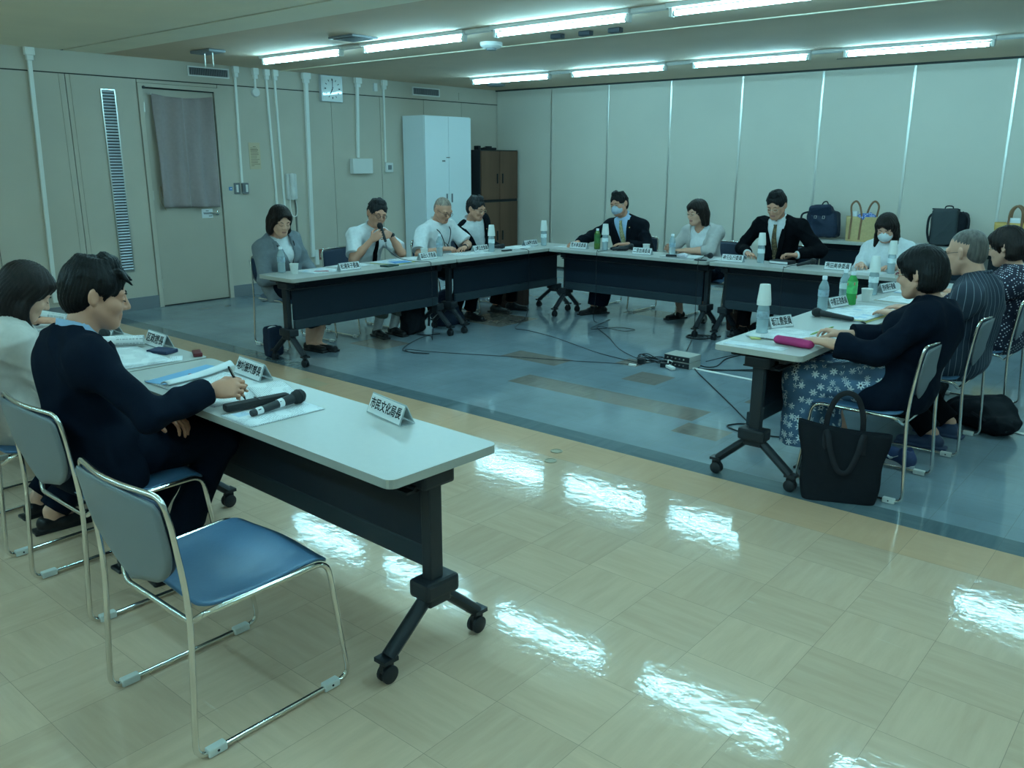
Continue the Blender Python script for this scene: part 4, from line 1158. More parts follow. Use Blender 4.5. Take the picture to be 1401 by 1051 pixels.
    if mask:
        V = Vol(.004)
        V.ell(hp_(0, .046, -.048), V3((.062, .066, .056)) * hs, HRn, .01); V.ell(hp_(0, .075, -.034), V3((.030, .048, .036)) * hs, HRn, .02)
        c0, n0 = V3(hp_(0, .030, -.03)), V3(HR @ Vector((0, -1, -.15)))
        V.fn(lambda p: (p - c0) @ -n0, V3(Hc) - .3, V3(Hc) + .3, .003, 's')
        v, f = V.mesh(); o = np_mesh('face_mask', v, f, mask, T)
        for s in (1, -1):
            b = MB(); b.tube([hp_(s * .056, .034, -.030), hp_(s * .074, .0, .0), hp_(s * .082, -.024, .010), hp_(s * .082, -.022, -.02), hp_(s * .055, .03, -.06)], .0014, 5, sub=4); b.build('ear_loop', mask, o)
    if watch:
        s = watch; W = Vector(hd[s]['p']); d = (W - el[s]).normalized(); c = W - d * .012
        M_ = d.to_track_quat('Z', 'Y').to_matrix()
        b = MB(); b.lathe([(.0275, -.009), (.0305, -.006), (.0305, .006), (.0275, .009)], 18, c, M_); nn = (Vector(hd[s]['n']) - d * Vector(hd[s]['n']).dot(d)).normalized() * -1
        b.tube([c + nn * .026, c + nn * .036], .016, 14); b.build('wristwatch', m_strap if s == 1 else m_black, T)
    if pin:
        b = MB(); b.sph(tp(-.10, chest_y(.10, L_ * .74, .035) + .012, L_ * .74), .006, 8, 6); b.build('lapel_pin', mat('pin_gold', (.7, .5, .2), .3, 1), T)
    T_info = dict(root=T, hands=hd, P=P, tp=tp, L=L_, hp=hp_, HR=HR)
    return T_info
# ================================================================ the people
def W2L(loc, rz, p):
    c, s = math.cos(-rz), math.sin(-rz); x, y = p[0] - loc[0], p[1] - loc[1]
    return (x * c - y * s, x * s + y * c) + tuple(p[2:])
R90 = PI / 2
tee = ('shirt', m_shirt, .004, 0, 0, 'inner', 0, dict(hole=.055, drop=.02))
def suit(m_, e=.022, v=(.085, .42, .13), fold=.007, name='jacket', upr=1.93, upl=1.93, **k):
    d = dict(vspec=v, hole=.052); d.update(k)
    return (name, m_, e, upr, upl, 'jacket', fold, d)
def dress_shirt(m_, e=.006, up=1.97, fold=.003, **k):
    d = dict(hole=.046, col=(.060, .020, 0)); d.update(k)
    return ('shirt', m_, e, up, up, 'shirt', fold, d)
# --- foreground left
def P_(*a, **k): return person(*a, **k)
p12 = P_('man in a dark navy suit writing in the foreground, seen from behind', (-3.09, 1.29, 0), 0, (-.01, .05, 1.108), (-14, 0, -24), -.12, h=.0045, skin=m_skinA, hair=('wavy', m_hB), hs=1.03, sh_w=.195, hunch=.015,
    hands={1: dict(p=(.335, .27, .765), d=(.72, .62, .12), n=(-.45, .55, -.6), curl=[1.2, 1.3, 1.4, 1.45], thumb=.8, spread=.25), -1: dict(p=(.08, .20, .655), d=(.95, .3, -.35), n=(0, -.2, -1), curl=.5)},
    elbows={1: (.7, -.5, -.8), -1: (-.3, -.2, -1)}, knees={1: (.13, .405, .505), -1: (-.12, .41, .505)}, feet={1: ((.14, .14), (.1, 1)), -1: ((-.08, .10), (0, 1))},
    outfit=dict(tops=[dress_shirt(m_lblue, .006, 1.95, col=(.064, .030, 0)), suit(m_navy, .026, (.085, .40, .14), .008, hole=.058)], bottom=('trousers', m_navy), hem=1))
P_('woman in a cream jacket with long dark hair at the left edge', (-3.87, 1.30, 0), 0, (-.0, .08, 1.035), (-32, 0, -12), 0, h=.005, skin=m_skinB, hair=('long', m_hBr), male=False, hs=.98, hunch=.02,
    hands={1: dict(p=(.10, .26, .735), d=(-.3, 1, 0), n=(0, 0, -1), curl=.35), -1: dict(p=(-.16, .27, .735), d=(.2, 1, 0), n=(0, 0, -1), curl=.3)},
    feet={1: ((.10, .02), (.1, 1)), -1: ((-.12, .05), (0, 1))},
    outfit=dict(tops=[tee, suit(m_cream, .026, (.06, .36, .10), .006)], bottom=('trousers', m_navy), hem=1, shoe='pump'))
P_('man mostly beyond the left edge, only his forearm with a black watch in view', (-4.72, 1.26, 0), 0, (-.07, .02, 1.13), (-10, 0, 0), 0, h=.006, skin=m_skinA, hair=('short', m_hB),
    hands={1: dict(p=(-.10, .50, .745), d=(.8, .6, -.05), n=(0, 0, -1), curl=.45), -1: dict(p=(-.24, .36, .735), d=(.2, 1, 0), n=(0, 0, -1), curl=.4)},
    watch=1, outfit=dict(tops=[dress_shirt(m_shirt, .012, .8)], bottom=('trousers', m_navy)))
# --- along the door wall, facing +x
p1 = P_('woman in a grey jacket looking down, nearest the door', (-6.18, 4.30, 0), -R90, (.09, .07, 1.082), (-20, 0, -10), 0, h=.006, skin=m_skinB, hair=('curl', m_hBr), male=False, lanyard=True,
    knees={1: (.08, .43, .50), -1: (-.08, .43, .50)}, feet={1: ((.02, .28), (-.1, 1)), -1: ((-.03, .33), (-.35, 1))}, hands={1: dict(p=(.12, .22, .63), d=(-.3, 1, -.2), n=(0, 0, -1), curl=.4), -1: dict(p=(-.12, .24, .63), d=(.3, 1, -.2), n=(0, 0, -1), curl=.4)},
    outfit=dict(tops=[tee, suit(m_gjack, .026, (.075, .40, .10), .006)], bottom=('trousers', m_navy, .62, .02), hem=1, shoe='pump'))
p2 = P_('grey haired man in a white shirt and black tie speaking into a microphone', (-6.18, 5.15, 0), -R90, (-.03, .17, 1.10), (-12, -9, -16), 0, h=.0055, skin=m_skinA, hair=('short', m_hDG), glasses=m_rim, hunch=.02,
    hands={1: dict(p=(.135, .275, .885), d=(-.5, .45, .45), n=(-.7, -.2, .2), curl=[.8, .9, 1.0, 1.0], thumb=.8), -1: dict(p=(-.055, .305, .925), d=(.95, .2, -.05), n=(.1, -.9, -.2), curl=[.6, .7, .8, .9], thumb=.5)},
    elbows={1: (.75, 0, -1), -1: (-.8, 0, -1)}, watch=-1, feet={1: ((.10, .26), (.25, 1)), -1: ((-.06, .30), (.1, 1))},
    outfit=dict(tops=[dress_shirt(m_shirt, .016, .82, .005, col=(.064, .024, 0), flare=.010)], tie=m_blk, tielen=.40, bottom=('trousers', m_tgray, .72, .012), sock=m_sock2))
p3 = P_('balding man in a white short sleeved shirt writing, with a lanyard', (-6.18, 6.13, 0), -R90, (.055, .12, 1.095), (-26, 0, -4), 0, h=.0055, skin=m_skinA, hair=('buzz', m_hLG), glasses=m_rim, lanyard=True, sh_w=.185,
    hands={1: dict(p=(.23, .29, .738), d=(-.45, .9, .05), n=(-.3, .1, -.9), curl=[.7, .85, 1, 1.1], thumb=.8), -1: dict(p=(.0, .36, .735), d=(.85, .4, 0), n=(0, 0, -1), curl=.35)}, watch=-1,
    elbows={1: (.9, -.5, -.6), -1: (-1, .0, -.5)}, feet={1: ((.12, .32), (.1, 1)), -1: ((-.1, .32), (-.1, 1))},
    outfit=dict(tops=[dress_shirt(m_shirt, .018, .85, .005, col=(.064, .022, 0), flare=.012)], bottom=('trousers', m_blk)))
P_('man in an open dark jacket over a white shirt, sitting at the corner', (-6.28, 6.82, 0), -R90, (.13, .10, 1.078), (-14, 0, 4), 0, h=.0055, skin=m_skinA, hair=('short', m_hDG), glasses=m_rimg, sh_w=.19,
    hands={1: dict(p=(.12, .24, .64), d=(-.3, 1, -.2), n=(0, 0, -1), curl=.4), -1: dict(p=(-.12, .24, .64), d=(.3, 1, -.2), n=(0, 0, -1), curl=.4)}, pin=True,
    feet={1: ((.10, .34), (-.1, 1)), -1: ((-.14, .36), (-.35, 1))},
    outfit=dict(tops=[dress_shirt(m_shirt, .008, 1.9, .003, col=(.066, .026, 0)), suit(m_suit, .026, (.145, .40, -.05), .007)], bottom=('trousers', m_blk), hem=1))
# --- along the partition, facing -y
P_('leaning man in a dark suit with pale face mask and yellow patterned tie', (-4.95, 7.78, 0), PI, (.10, .09, 1.125), (-8, 10, -4), .18, h=.0055, skin=m_skinA, hair=('short', m_hB), glasses=m_rimg, mask=m_mask, sh_w=.19, shdrop=(.0, .05), pin=True,
    hands={1: dict(p=(.30, .55, .742), d=(.15, 1, -.05), n=(0, 0, -1), curl=.5), -1: dict(p=(-.13, .27, .735), d=(.7, .6, 0), n=(0, 0, -1), curl=.4)},
    elbows={1: (.8, -.4, -.3), -1: (-.8, -.2, -.8)}, knees={1: (.12, .42, .50), -1: (-.06, .43, .50)}, feet={1: ((.15, .44), (.3, 1)), -1: ((.10, .36), (.5, 1))},
    outfit=dict(tops=[dress_shirt(m_lblue, .008, 1.9, .002, col=(.064, .026, 0)), suit(m_suit, .024, (.085, .42, .06), .006)], tie=m_tieY, bottom=('trousers', m_navy)))
P_('woman in a pale cardigan over a white top, with a black bob and glasses', (-4.03, 7.76, 0), PI, (.03, .20, 1.085), (-8, 0, -16), 0, h=.0055, skin=m_skinB, hair=('bob', m_hBr), male=False, glasses=m_rimg, hunch=.01,
    hands={1: dict(p=(.19, .40, .745), d=(.0, 1, .25), n=(-.8, 0, -.4), curl=.3), -1: dict(p=(.02, .42, .737), d=(.95, .3, 0), n=(0, 0, -1), curl=.35)},
    elbows={1: (.8, -.2, -.8), -1: (-1, -.1, -.5)}, feet={1: ((.24, .06), (.3, 1)), -1: ((.0, .0), (-.4, 1))},
    outfit=dict(tops=[tee, suit(m_card, .022, (.085, .36, -.02), .006, upr=1.35, upl=1.35, name='cardigan')], lapel=False, bottom=('skirt', m_navy, .27), shoe='flat'))
P_('man in a black suit and brown tie reading with lowered eyes beside a black notebook', (-3.28, 7.78, 0), PI, (.0, .18, 1.178), (-22, 0, 0), 0, h=.0055, skin=m_skinA, hair=('short', m_hB), glasses=m_rimg, sh_w=.20,
    hands={-1: dict(p=(-.25, .25, .75), d=(.8, .5, .05), n=(0, .1, -1), curl=[.7, .8, .8, .8]), 1: dict(p=(.20, .28, .735), d=(-.6, .7, 0), n=(0, 0, -1), curl=.4)},
    elbows={1: (.9, -.3, -.7), -1: (-.9, -.3, -.7)},
    outfit=dict(tops=[dress_shirt(m_shirt, .008, 1.98, .002, col=(.064, .026, 0)), suit(m_blk, .026, (.075, .46, .10), .007, hole=.058)], tie=m_tieB, bottom=('trousers', m_blk)))
P_('long haired woman in a white top with a white face mask', (-2.28, 7.72, 0), PI, (.0, .16, 1.03), (-26, 0, 4), 0, h=.0055, skin=m_skinB, hair=('long', m_hBr), male=False, hs=.95, mask=m_maskw,
    hands={1: dict(p=(.10, .40, .737), d=(-.2, 1, 0), n=(0, 0, -1), curl=.4), -1: dict(p=(-.16, .38, .737), d=(.4, 1, 0), n=(0, 0, -1), curl=.4)},
    outfit=dict(tops=[('blouse', m_shirt, .022, 1.9, 1.9, 'shirt', .005, dict(hole=.056, drop=.01))], bottom=('trousers', m_blk)))
# --- right side, facing -x
p9 = P_('woman in a navy cardigan and flowered skirt writing at the right table', (-1.17, 4.28, 0), R90, (.05, -.045, 1.062), (-10, 0, -6), -.05, h=.0045, skin=m_skinB, hair=('bobshort', m_hB), male=False, glasses=m_rimg, hunch=.02, look='open', hs=1.02,
    hands={-1: dict(p=(-.28, .25, .738), d=(.12, 1, .0), n=(0, 0, -1), curl=[.22, .2, .22, .28], thumb=.4), 1: dict(p=(-.08, .25, .745), d=(.30, 1, .1), n=(-.25, .0, -1), curl=[.75, .6, .7, .8], thumb=.8)},
    elbows={-1: (-.6, -.4, -1), 1: (.6, -.4, -1)}, knees={1: (.10, .40, .50), -1: (-.12, .40, .50)}, feet={1: ((.05, .20), (0, 1)), -1: ((-.05, .24), (0, 1))},
    outfit=dict(tops=[tee, ('cardigan', m_navy, .026, 1.80, 1.80, 'jacket', .006, dict(hole=.056, flare=.014))], hem=1, lapel=False, bottom=('skirt', m_flower, .17), shoe='flat'))
P_('broad man with cropped grey hair in a navy pinstriped shirt', (-1.14, 5.19, 0), R90, (.0, -.01, 1.092), (-10, 0, -14), 0, h=.0055, skin=m_skinB, hair=('buzz', m_hG), sh_w=.205, hunch=.02, belly=.03, look='open', hs=1.04, glasses=m_rim,
    hands={1: dict(p=(.12, .28, .737), d=(-.3, 1, 0), n=(0, 0, -1), curl=.4), -1: dict(p=(-.14, .28, .737), d=(.3, 1, 0), n=(0, 0, -1), curl=.4)},
    feet={1: ((.13, -.02), (.0, 1)), -1: ((-.16, .0), (-.1, 1))},
    outfit=dict(tops=[('shirt', m_pin, .024, 1.5, 1.5, 'jacket', .006, dict(hole=.056, col=(.066, .026, 0)))], hem=1, bottom=('trousers', m_blk), shoem=mat('shoe_sport_navy', (.03, .05, .11), .6)))
P_('woman in a navy jacket with white dots, short dark hair and glasses', (-1.10, 6.08, 0), R90, (.0, .0, 1.058), (-14, 0, -8), 0, h=.0055, skin=m_skinB, hair=('bobshort', m_hBr), male=False, glasses=m_rimg, look='open', hs=1.0, sh_w=.185,
    hands={1: dict(p=(.12, .28, .737), d=(-.3, 1, 0), n=(0, 0, -1), curl=.4), -1: dict(p=(-.14, .28, .737), d=(.3, 1, 0), n=(0, 0, -1), curl=.4)},
    outfit=dict(tops=[('blouse', m_shirt, .008, 0, 0, 'shirt', 0, dict(hole=.046, col=(.058, .02, 0))), ('jacket', m_dots, .024, 1.9, 1.9, 'jacket', .006, dict(hole=.052))], lapel=False, hem=1, bottom=('trousers', m_blk), shoem=mat('shoe_sport_navy', (.03, .05, .11), .6)))
# ================================================================ things on the tables
TZ = .7005
m_glass = mat('bottle_clear', (.70, .84, .88), .12, trans=.62, ior=1.25); m_cap = mat('cap_white', (.82, .85, .88), .4)
m_lab = mat('bottle_label', (.55, .66, .74), .4, noise=.4, nscale=60, trans=.5); m_green = mat('bottle_green', (.10, .62, .16), .1, trans=.55, ior=1.3); m_tea = mat('bottle_tea', (.10, .20, .04), .15, trans=.2)
m_paper = mat('paper_white', (.80, .80, .80), .6); m_cup = mat('paper_cup', (.80, .80, .76), .7)
def paper_print(name, base, ink, sc=150, amt=.5, colr=None):
    mt, t, b = nt(name); L = t.links.new
    tc = N(t, 'ShaderNodeTexCoord'); sp = N(t, 'ShaderNodeSeparateXYZ'); L(tc.outputs['Object'], sp.inputs[0])
    ln = math_(t, 'LESS_THAN', math_(t, 'FRACT', math_(t, 'MULTIPLY', sp.outputs[1], sc * .9)), .42)
    n = N(t, 'ShaderNodeTexNoise', i_Scale=1.0, i_Detail=1.0); cb = N(t, 'ShaderNodeCombineXYZ')
    L(math_(t, 'MULTIPLY', sp.outputs[0], 130), cb.inputs[0]); L(math_(t, 'FLOOR', math_(t, 'MULTIPLY', sp.outputs[1], sc * .9)), cb.inputs[1]); L(cb.outputs[0], n.inputs['Vector'])
    n2 = N(t, 'ShaderNodeTexNoise', i_Scale=14.0, i_Detail=0.0); L(tc.outputs['Object'], n2.inputs['Vector'])
    fac = math_(t, 'MULTIPLY', ln, math_(t, 'MULTIPLY', math_(t, 'GREATER_THAN', n.outputs['Fac'], .47), math_(t, 'GREATER_THAN', n2.outputs['Fac'], .46)))
    c = mixc(t, math_(t, 'MULTIPLY', fac, amt), base, ink)
    if colr:
        n3 = N(t, 'ShaderNodeTexVoronoi', i_Scale=11.0, distance='CHEBYCHEV'); L(tc.outputs['Object'], n3.inputs['Vector'])
        c = mixc(t, math_(t, 'MULTIPLY', math_(t, 'LESS_THAN', n3.outputs['Distance'], .28), .6), c, colr)
    L(c, b.inputs['Base Color']); b.inputs['Roughness'].default_value = .6
    return mt
m_print = paper_print('paper_printed', (.80, .80, .80), (.12, .12, .14)); m_printb = paper_print('paper_printed_blue', (.80, .82, .84), (.12, .12, .14), 150, .5, (.30, .48, .68))
m_blab = paper_print('bottle_print', (.72, .80, .82), (.06, .08, .10), 220, .8)
m_yel = mat('sticky_yellow', (.72, .66, .24), .6); m_bluep = mat('folder_blue', (.12, .34, .66), .5); m_brownp = mat('envelope_brown', (.42, .33, .20), .6)
def bottle(x, y, lab, kind='water', cups=None, print_=False):
    t = thing('plastic_bottle', lab, 'bottle', (x, y, TZ), random.random() * 6, 'drinks bottles on the tables')
    r = .031
    if kind == 'water':
        pr = [(.010, .0), (.026, .001), (r, .008)] + [(r - (.0025 if k % 2 else 0), .014 + k * .008) for k in range(14)] + [(r, .128), (r * .93, .145), (.020, .168), (.0125, .182), (.0125, .190)]
        m_ = m_glass
    else:
        pr = [(.010, .0), (.028, .001), (r, .008), (r, .05), (r * .95, .06), (r, .07), (r, .145), (r * .9, .158), (.020, .176), (.0125, .188), (.0125, .194)]
        m_ = m_green if kind == 'green' else m_tea
    b = MB(); b.lathe(pr, 20); b.build('bottle_body', m_, t)
    b = MB(); b.lathe([(.0145, .186), (.0145, .205), (.013, .207), (0, .207)], 18); b.build('cap', m_cap, t)
    if kind == 'water':
        b = MB(); z0, z1 = (.085, .125)
        b.lathe([(r + .0006, z0), (r + .0006, z1)], 20); b.f = [q for q in b.f if len(q) == 4]; b.s = b.s[:len(b.f)]
        b.build('wrapper', m_blab if print_ else m_lab, t)
    elif kind == 'tea':
        b = MB(); b.lathe([(r + .0006, .06), (r + .0006, .15)], 20); b.f = [q for q in b.f if len(q) == 4]; b.s = b.s[:len(b.f)]; b.build('wrapper', mat('tea_label', (.05, .17, .05), .35, noise=.5, nscale=50), t)
    else:
        b = MB(); b.lathe([(r + .0006, .072), (r + .0006, .150)], 20); b.f = [q for q in b.f if len(q) == 4]; b.s = b.s[:len(b.f)]; b.build('wrapper', mat('green_label', (.10, .50, .16), .35, noise=.3, nscale=50), t)
        for (a, z, rr) in ((2.6, .135, .014), (3.6, .05, .013), (4.9, .13, .012), (5.2, .045, .012), (1.2, .13, .012)):
            b = MB(); b.sph((math.cos(a) * r, math.sin(a) * r, z), (.004, .004, .011), 10, 6); b.build('label_spot', mat('label_red', (.62, .14, .10), .4), t)
    if cups:
        c = thing('paper_cup_stack', cups, 'cups', (x, y, TZ + .155), 0, 'inverted paper cups over bottles')
        b = MB(); pr = []
        for k in range(4): pr += [(.0365, k * .007), (.0365, k * .007 + .002), (.0352, k * .007 + .003)]
        pr += [(.0352, .03), (.0265, .105), (.0255, .107)]
        b.lathe([(.0325, .0), ] + pr + [(.024, .103), (0, .103)], 22); b.build('cups', m_cup, c)
    return t
def cup(x, y, lab):
    t = thing('paper_cup', lab, 'cup', (x, y, TZ), 0, 'upright paper cups')
    b = MB(); b.lathe([(0, .004), (.024, .004), (.0245, 0), (.026, 0), (.035, .078), (.037, .080), (.036, .082), (.0335, .080), (.0245, .007), (0, .007)], 22); b.build('cup_wall', m_cup, t)
FACE_TXT = []
m_acr = mat('acrylic', (.80, .86, .86), .12, alpha=.38); m_txt = mat('lettering_black', (.012, .012, .014), .6)
def plate(x, y, rz, txt, lab, w=.21, hgt=.068, size=.048):
    t = thing('name_plate', lab, 'name plate', (x, y, TZ), rz, 'tent shaped name plates')
    a = math.radians(24); c, s = math.cos(a), math.sin(a)
    for sg in (-1, 1):
        R = Matrix.Rotation(-sg * a, 3, 'X') if sg < 0 else Matrix.Rotation(-a, 3, 'X')
        R = Matrix.Rotation(-a if sg < 0 else a, 3, 'X')
        cy, cz = sg * (hgt / 2) * s, hgt / 2 * c + .002
        b = MB(); b.box((0, cy, cz), (w / 2, .0012, hgt / 2), R); b.build('acrylic_sheet', m_acr, t)
        off = R @ Vector((0, sg * .0022, 0))
        b = MB(); b.box(Vector((0, cy, cz)) + off, (w / 2 - .004, .0005, hgt / 2 - .004), R); pp = b.build('paper_insert', m_paper, t)
        off = R @ Vector((0, sg * .0034, 0))
        M = Matrix.Translation(Vector((0, cy, cz)) + off) @ R.to_4x4() @ (Matrix.Rotation(PI / 2, 4, 'X') if sg < 0 else (Matrix.Rotation(PI, 4, 'Z') @ Matrix.Rotation(PI / 2, 4, 'X')))
        n = len(txt); text_mesh(txt, size, m_txt, pp, M, name='lettering', sx=min(1.0, (w - .02) / (n * size * 1.0)), bold=.0007)
    b = MB(); b.box((0, 0, .0012), (w / 2, hgt * s, .0011)); b.build('foot_sheet', m_acr, t)
m_mic = mat('microphone_body', (.028, .032, .036), .45); m_mich = mat('microphone_grille', (.035, .038, .042), .55, .5, bump=.8, bscale=900)
def mic(p0, p1, lab, cable=None, z0=None):
    """p0 tail, p1 head (centres)"""
    p0, p1 = Vector(p0), Vector(p1); d = p1 - p0; L_ = d.length
    t = thing('microphone', lab, 'microphone', p0)
    Q = d.to_track_quat('Z', 'Y').to_matrix()
    b = MB(); b.lathe([(0, 0), (.011, 0), (.012, .004), (.0125, .02), (.015, L_ * .55), (.0185, L_ - .045), (.0185, L_ - .03), (.014, L_ - .028)], 18, (0, 0, 0), Q); b.build('handle', m_mic, t)
    b = MB(); b.lathe([(.017, L_ - .03), (.024, L_ - .018), (.0265, L_ - .0), (.0245, L_ + .014), (.016, L_ + .024), (0, L_ + .027)], 20, (0, 0, 0), Q); b.build('head_grille', m_mich, t)
    b = MB(); b.lathe([(.0268, L_ - .004), (.0275, L_ - .002), (.0275, L_ + .002), (.0268, L_ + .004)], 20, (0, 0, 0), Q); b.build('ring', m_mic, t)
    if cable:
        b = MB(); b.tube([Vector(c) - p0 for c in cable], .0028, 6, sub=6); b.build('cable', m_black, t)
    return t
def papers(x, y, rz, w, h, lab, n=1, m_=None, cat='papers', edge=None, z=TZ, fan=.0, name='document'):
    t = thing(name, lab, cat, (x, y, z), rz)
    for k in range(n):
        b = MB(); a = (random.random() - .5) * fan
        R = rotz(a); dx, dy = (random.random() - .5) * fan * .25, (random.random() - .5) * fan * .25
        def fn(u, v): 
            p = R @ Vector(((u - .5) * w, (v - .5) * h, 0)); return Vector((p.x + dx, p.y + dy, k * .0022 + .0007 + .0010 * math.sin(u * 3.1) * (1 if k == n - 1 else 0)))
        b.grid(fn, 8, 6); b.build('sheet', (m_ or m_print) if k % 3 != 1 or n < 3 else (edge or m_ or m_print), t, solid=.0012)
    return t
def pen(p0, p1, lab, m_):
    p0, p1 = Vector(p0), Vector(p1); d = p1 - p0; L_ = d.length; t = thing('pen', lab, 'pen', p0)
    Q = d.to_track_quat('Z', 'Y').to_matrix()
    b = MB(); b.lathe([(0, 0), (.001, 0), (.004, .014), (.0048, .02), (.0048, L_ - .01), (.003, L_), (0, L_)], 10, (0, 0, 0), Q); b.build('barrel', m_, t)
    b = MB(); b.tube([Q @ Vector((.0055, 0, L_ - .005)), Q @ Vector((.0062, 0, L_ - .04))], .0012, 5); b.build('clip', m_alu, t)
m_pgreen = mat('pen_green', (.28, .40, .12), .35); m_pred = mat('pen_red', (.40, .03, .05), .35); m_pblack = m_black
# names: near tables
d8 = math.radians
plate(-2.17, 1.895, d8(-11), '市民文化局長', 'clear name plate with six characters standing alone at the free end of the near table', .225, .075, .042)
plate(-3.045, 1.915, d8(-6), '地域振興部長', 'name plate partly hidden behind the writing hand of the foreground man', .225, .075, .042)
plate(-3.905, 1.955, d8(-4), '区政課長', 'name plate with four characters behind the dark blue card case', .205, .075, .046)
plate(-4.42, 1.955, d8(-4), '広聴課長', 'name plate seen edge on beyond the chin of the foreground man', .205, .075, .046)
# names: door wall side
plate(-5.53, 4.44, R90, '松浦栄子委員', 'name plate before the woman in grey, between papers and red pen')
plate(-5.60, 5.40, R90, '森田久芳委員', 'name plate in front of the upright cup, before the empty looking chair')
plate(-5.70, 6.22, R90, '山崎正史委員', 'name plate beside the cup topped bottle nearest the lanyard man')
plate(-5.68, 6.98, R90, '山本慶次委員', 'name plate at the corner beside the last cup topped bottle of the door wall side')
plate(-5.13, 7.10, d8(4), '荒木孝昌委員', 'name plate in front of the masked man, left of the green tea bottle', .20)
plate(-4.35, 7.06, d8(6), '二宮由美委員', 'name plate in front of the woman in the cardigan', .20)
plate(-3.42, 7.08, d8(4), '神元弘行委員', 'name plate in front of the man in the black suit, beside the round microphone head', .20)
plate(-2.49, 7.10, d8(2), '堺田美幸委員', 'name plate before the long haired masked woman', .215)
plate(-1.83, 4.40, -R90 - .35, '坂江豊委員', 'name plate behind the nearest cup topped bottle on the right table', .17)
plate(-1.84, 5.28, -R90 - .2, '中原正浩委員', 'name plate between the water bottles and the green bottle', .20)
plate(-1.80, 6.12, -R90 - .2, '西村明子委員', 'name plate behind the far cup topped bottle on the right', .19)
# drinks
random.seed(5)
bottle(-5.80, 3.98, 'water bottle in front of the woman in the grey jacket')
cup(-5.66, 4.00, 'paper cup beside the water bottle of the woman in grey')
cup(-5.76, 5.52, 'paper cup behind a name plate on the door wall side')
bottle(-5.70, 5.66, 'water bottle in front of the man with the lanyard')
bottle(-5.60, 6.28, 'water bottle under paper cups before the man in the open jacket', cups='paper cups upside down on the bottle before the man in the open jacket', print_=True)
bottle(-5.60, 7.11, 'water bottle under paper cups at the corner of the tables', cups='paper cups upside down on the bottle at the corner', print_=True)
bottle(-4.97, 7.19, 'bottle of green tea in front of the masked man', 'tea')
bottle(-4.84, 7.14, 'water bottle under paper cups beside the green tea', cups='paper cups upside down beside the green tea', print_=True)
cup(-4.42, 7.24, 'paper cup behind the name plate of the woman in the cardigan')
bottle(-4.07, 7.13, 'water bottle in front of the woman in the cardigan')
bottle(-3.20, 7.17, 'water bottle under paper cups before the man in the black suit', cups='paper cups upside down on the bottle before the man in the black suit', print_=True)
bottle(-2.09, 7.16, 'water bottle under paper cups before the long haired woman', cups='paper cups upside down on the bottle before the long haired woman', print_=True)
bottle(-1.82, 4.16, 'large looking water bottle under paper cups at the near end of the right table', cups='paper cups upside down on the nearest bottle of the right table')
bottle(-1.86, 5.10, 'water bottle with pale blue label between the microphone and name plate')
bottle(-1.875, 5.50, 'water bottle standing just behind the bright green bottle', print_=True)
bottle(-1.80, 5.42, 'bright green soft drink bottle', 'green')
cup(-1.77, 5.62, 'paper cup right of the bright green bottle')
bottle(-1.83, 5.92, 'water bottle under paper cups at the far end of the right table', cups='paper cups upside down on the far bottle of the right table', print_=True)
# microphones
lp = lambda loc, rz, q: Vector((loc[0] + q[0] * math.cos(rz) - q[1] * math.sin(rz), loc[1] + q[0] * math.sin(rz) + q[1] * math.cos(rz), q[2]))
mA, mB_ = lp((-6.18, 5.15), -R90, (.04, .355, .865)), lp((-6.18, 5.15), -R90, (.055, .30, 1.005))
mic(mA, mB_, 'microphone held to the mouth of the speaking man', [mA, mA + Vector((.03, -.01, -.06)), (-5.66, 5.12, .73), (-5.50, 5.20, .706), (-5.40, 5.235, .708), (-5.385, 5.24, .66), (-5.38, 5.24, .4), (-5.385, 5.245, .15), (-5.40, 5.25, .01), (-5.45, 5.30, .005), (-5.56, 5.36, .005), (-5.51, 5.15, .005), (-5.28, 4.78, .005), (-5.02, 4.84, .005), (-5.13, 4.76, .006), (-5.26, 4.80, .012), (-4.99, 4.92, .006), (-4.42, 5.20, .005), (-3.97, 5.40, .005), (-3.45, 5.66, .005)])
mic((-5.84, 6.44, .720), (-5.70, 6.56, .728), 'microphone lying at the corner side of the door wall tables', [(-5.84, 6.44, .72), (-5.90, 6.40, .705), (-5.80, 6.62, .705), (-5.55, 6.66, .705), (-5.40, 6.60, .706), (-5.385, 6.60, .64), (-5.385, 6.60, .2), (-5.40, 6.55, .01), (-5.50, 6.44, .005), (-5.36, 6.42, .005), (-5.44, 6.60, .006), (-5.30, 6.36, .012), (-5.18, 6.15, .005), (-5.02, 6.15, .005), (-4.61, 6.05, .005), (-3.93, 5.78, .005), (-3.45, 5.70, .005)])
mic((-4.75, 7.14, .715), (-4.62, 7.28, .745), 'microphone lying in front of the masked man', [(-4.75, 7.14, .715), (-4.80, 7.05, .706), (-4.77, 6.93, .706), (-4.765, 6.89, .69), (-4.76, 6.885, .3), (-4.78, 6.90, .02), (-4.75, 7.14, .006), (-4.68, 6.82, .006), (-4.60, 6.60, .006), (-4.46, 6.83, .006), (-4.27, 6.85, .006), (-4.32, 6.71, .007), (-4.62, 6.72, .013), (-4.24, 6.37, .006), (-3.87, 6.0, .006), (-3.45, 5.74, .006)])
mic((-3.76, 7.20, .722), (-3.66, 7.11, .735), 'microphone with its round head towards the camera, left of the man in the black suit', [(-3.76, 7.20, .722), (-3.74, 7.10, .705), (-3.68, 6.95, .705), (-3.66, 6.885, .70), (-3.66, 6.88, .4), (-3.66, 6.88, .02), (-3.73, 6.88, .005), (-3.60, 6.96, .01), (-3.70, 6.96, .012), (-3.61, 6.75, .005), (-3.50, 6.50, .005), (-3.35, 6.15, .005), (-3.3, 5.95, .005)])
